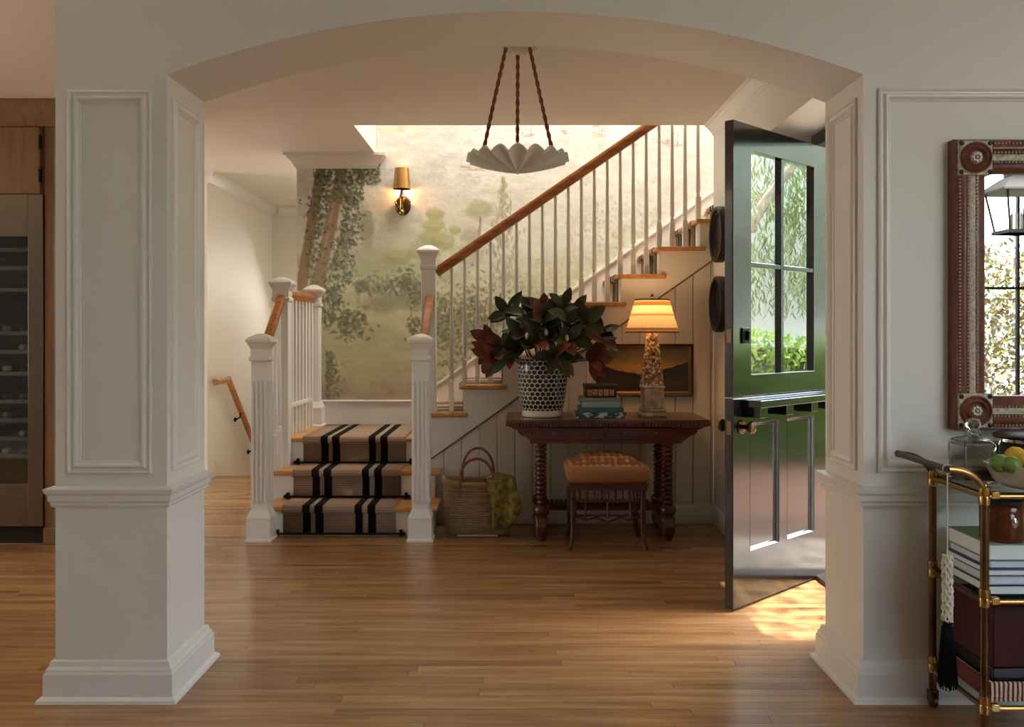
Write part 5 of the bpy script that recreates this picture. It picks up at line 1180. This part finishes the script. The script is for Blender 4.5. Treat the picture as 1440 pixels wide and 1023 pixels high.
mlf = [thinleaf('hedge_leaf', (104, 140, 56), (130, 170, 64)), thinleaf('hedge_leaf_light', (150, 176, 78), (170, 196, 90))]
hd = thing('hedge', 'clipped green hedge mirrored low in the open door panes', 'hedge', (6.4, 6.2, -.12))
for i, m_ in enumerate(mlf):
    g = G()
    for k in range(7000):
        x = 6.05+abs(ro_.gauss(0, .18)); y = ro_.uniform(3.8, 10.0); z = ro_.uniform(-.1, 1.32+.05*math.sin(y*5)); d = rv(); d.x -= .5; quadleaf(g, (x, y, z), .075, .05, d.normalized(), rv())
    build(g, 'hedge_leaves', m_, hd, kind='stuff', fixn=False)
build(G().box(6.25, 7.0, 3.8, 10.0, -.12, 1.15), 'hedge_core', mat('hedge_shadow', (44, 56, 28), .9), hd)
pt_ = thing('pepper_tree', 'drooping pale-leaved tree mirrored in the upper door panes', 'tree', (7.6, 3.9, -.12))
mbr = mat('pale_bark', (176, 156, 130), .8, col2=(140, 120, 98), nscale=14, bump=.4, bscale=30)
build(G().tube([(7.6, 3.9, -.12), (7.55, 4.5, 1.3), (7.5, 5.3, 2.15), (7.42, 5.7, 2.56), (7.38, 5.95, 2.95), (7.3, 6.6, 3.8)], [.2, .16, .10, .075, .06, .03], 12), 'trunk', mbr, pt_)
build(G().tube([(7.55, 4.5, 1.3), (7.0, 3.9, 2.8), (5.6, 3.7, 3.9), (4.0, 3.9, 4.4)], [.12, .08, .06, .03], 8), 'branch', mbr, pt_)
ml2 = [thinleaf('pepper_leaf', (96, 112, 56), (112, 128, 58)), thinleaf('pepper_leaf_pale', (140, 152, 92), (150, 160, 96))]
for i, m_ in enumerate(ml2):
    g = G()
    for k in range(620):
        x = ro_.uniform(7.1, 8.9); y = ro_.uniform(4.2, 9.0); z = ro_.uniform(2.0, 4.6); ln_ = ro_.uniform(.3, 1.0)
        if z-ln_ < 1.5: ln_ = max(.2, z-1.5)
        for t in range(int(ln_/.045)):
            zz = z-t*.045; d = Vector((ro_.gauss(0, .5), ro_.gauss(0, .5), -1)).normalized(); quadleaf(g, (x+.02*math.sin(t), y+.03*math.sin(t*.7), zz), .12, .026, d, rv())
    build(g, 'drooping_leaves', m_, pt_, kind='stuff', fixn=False)
g = G()
for k in range(2600):
    quadleaf(g, (ro_.uniform(1.9, 4.6), ro_.uniform(2.6, 5.6), ro_.uniform(3.9, 4.7)), .16, .07, rv(), rv())
build(g, 'overhead_leaves', ml2[0], pt_, kind='stuff', fixn=False)
gs_ = thing('garden_shrubs', 'sunlit yellow-green shrubs beyond the window, reflected in the mirror', 'shrub', (5.2, -6.5, -.12))
for i, m_ in enumerate((leafmat('shrub_gold', (150, 136, 70), (156, 142, 80)), leafmat('shrub_olive', (92, 98, 50), (100, 104, 56)), leafmat('shrub_russet', (130, 100, 70), (130, 100, 70)))):
    g = G()
    for k in range(9000):
        a = ro_.uniform(0, 6.28); x = ro_.uniform(1.0, 11.0); z = ro_.uniform(-.1, 1)**1.0; h = 2.7+.3*math.sin(x*1.7)+.2*math.sin(x*4.1); quadleaf(g, (x, -6.2+ro_.gauss(0, .5), ro_.random()**.8*h), .10, .06, rv(), rv())
    build(g, 'shrub_leaves', m_, gs_, kind='stuff', fixn=False)
build(G().box(-3, 14, -9.2, -9.0, -.12, 2.0), 'wall_garden', mat('garden_wall_paint', (200, 190, 170), .8), kind='structure')
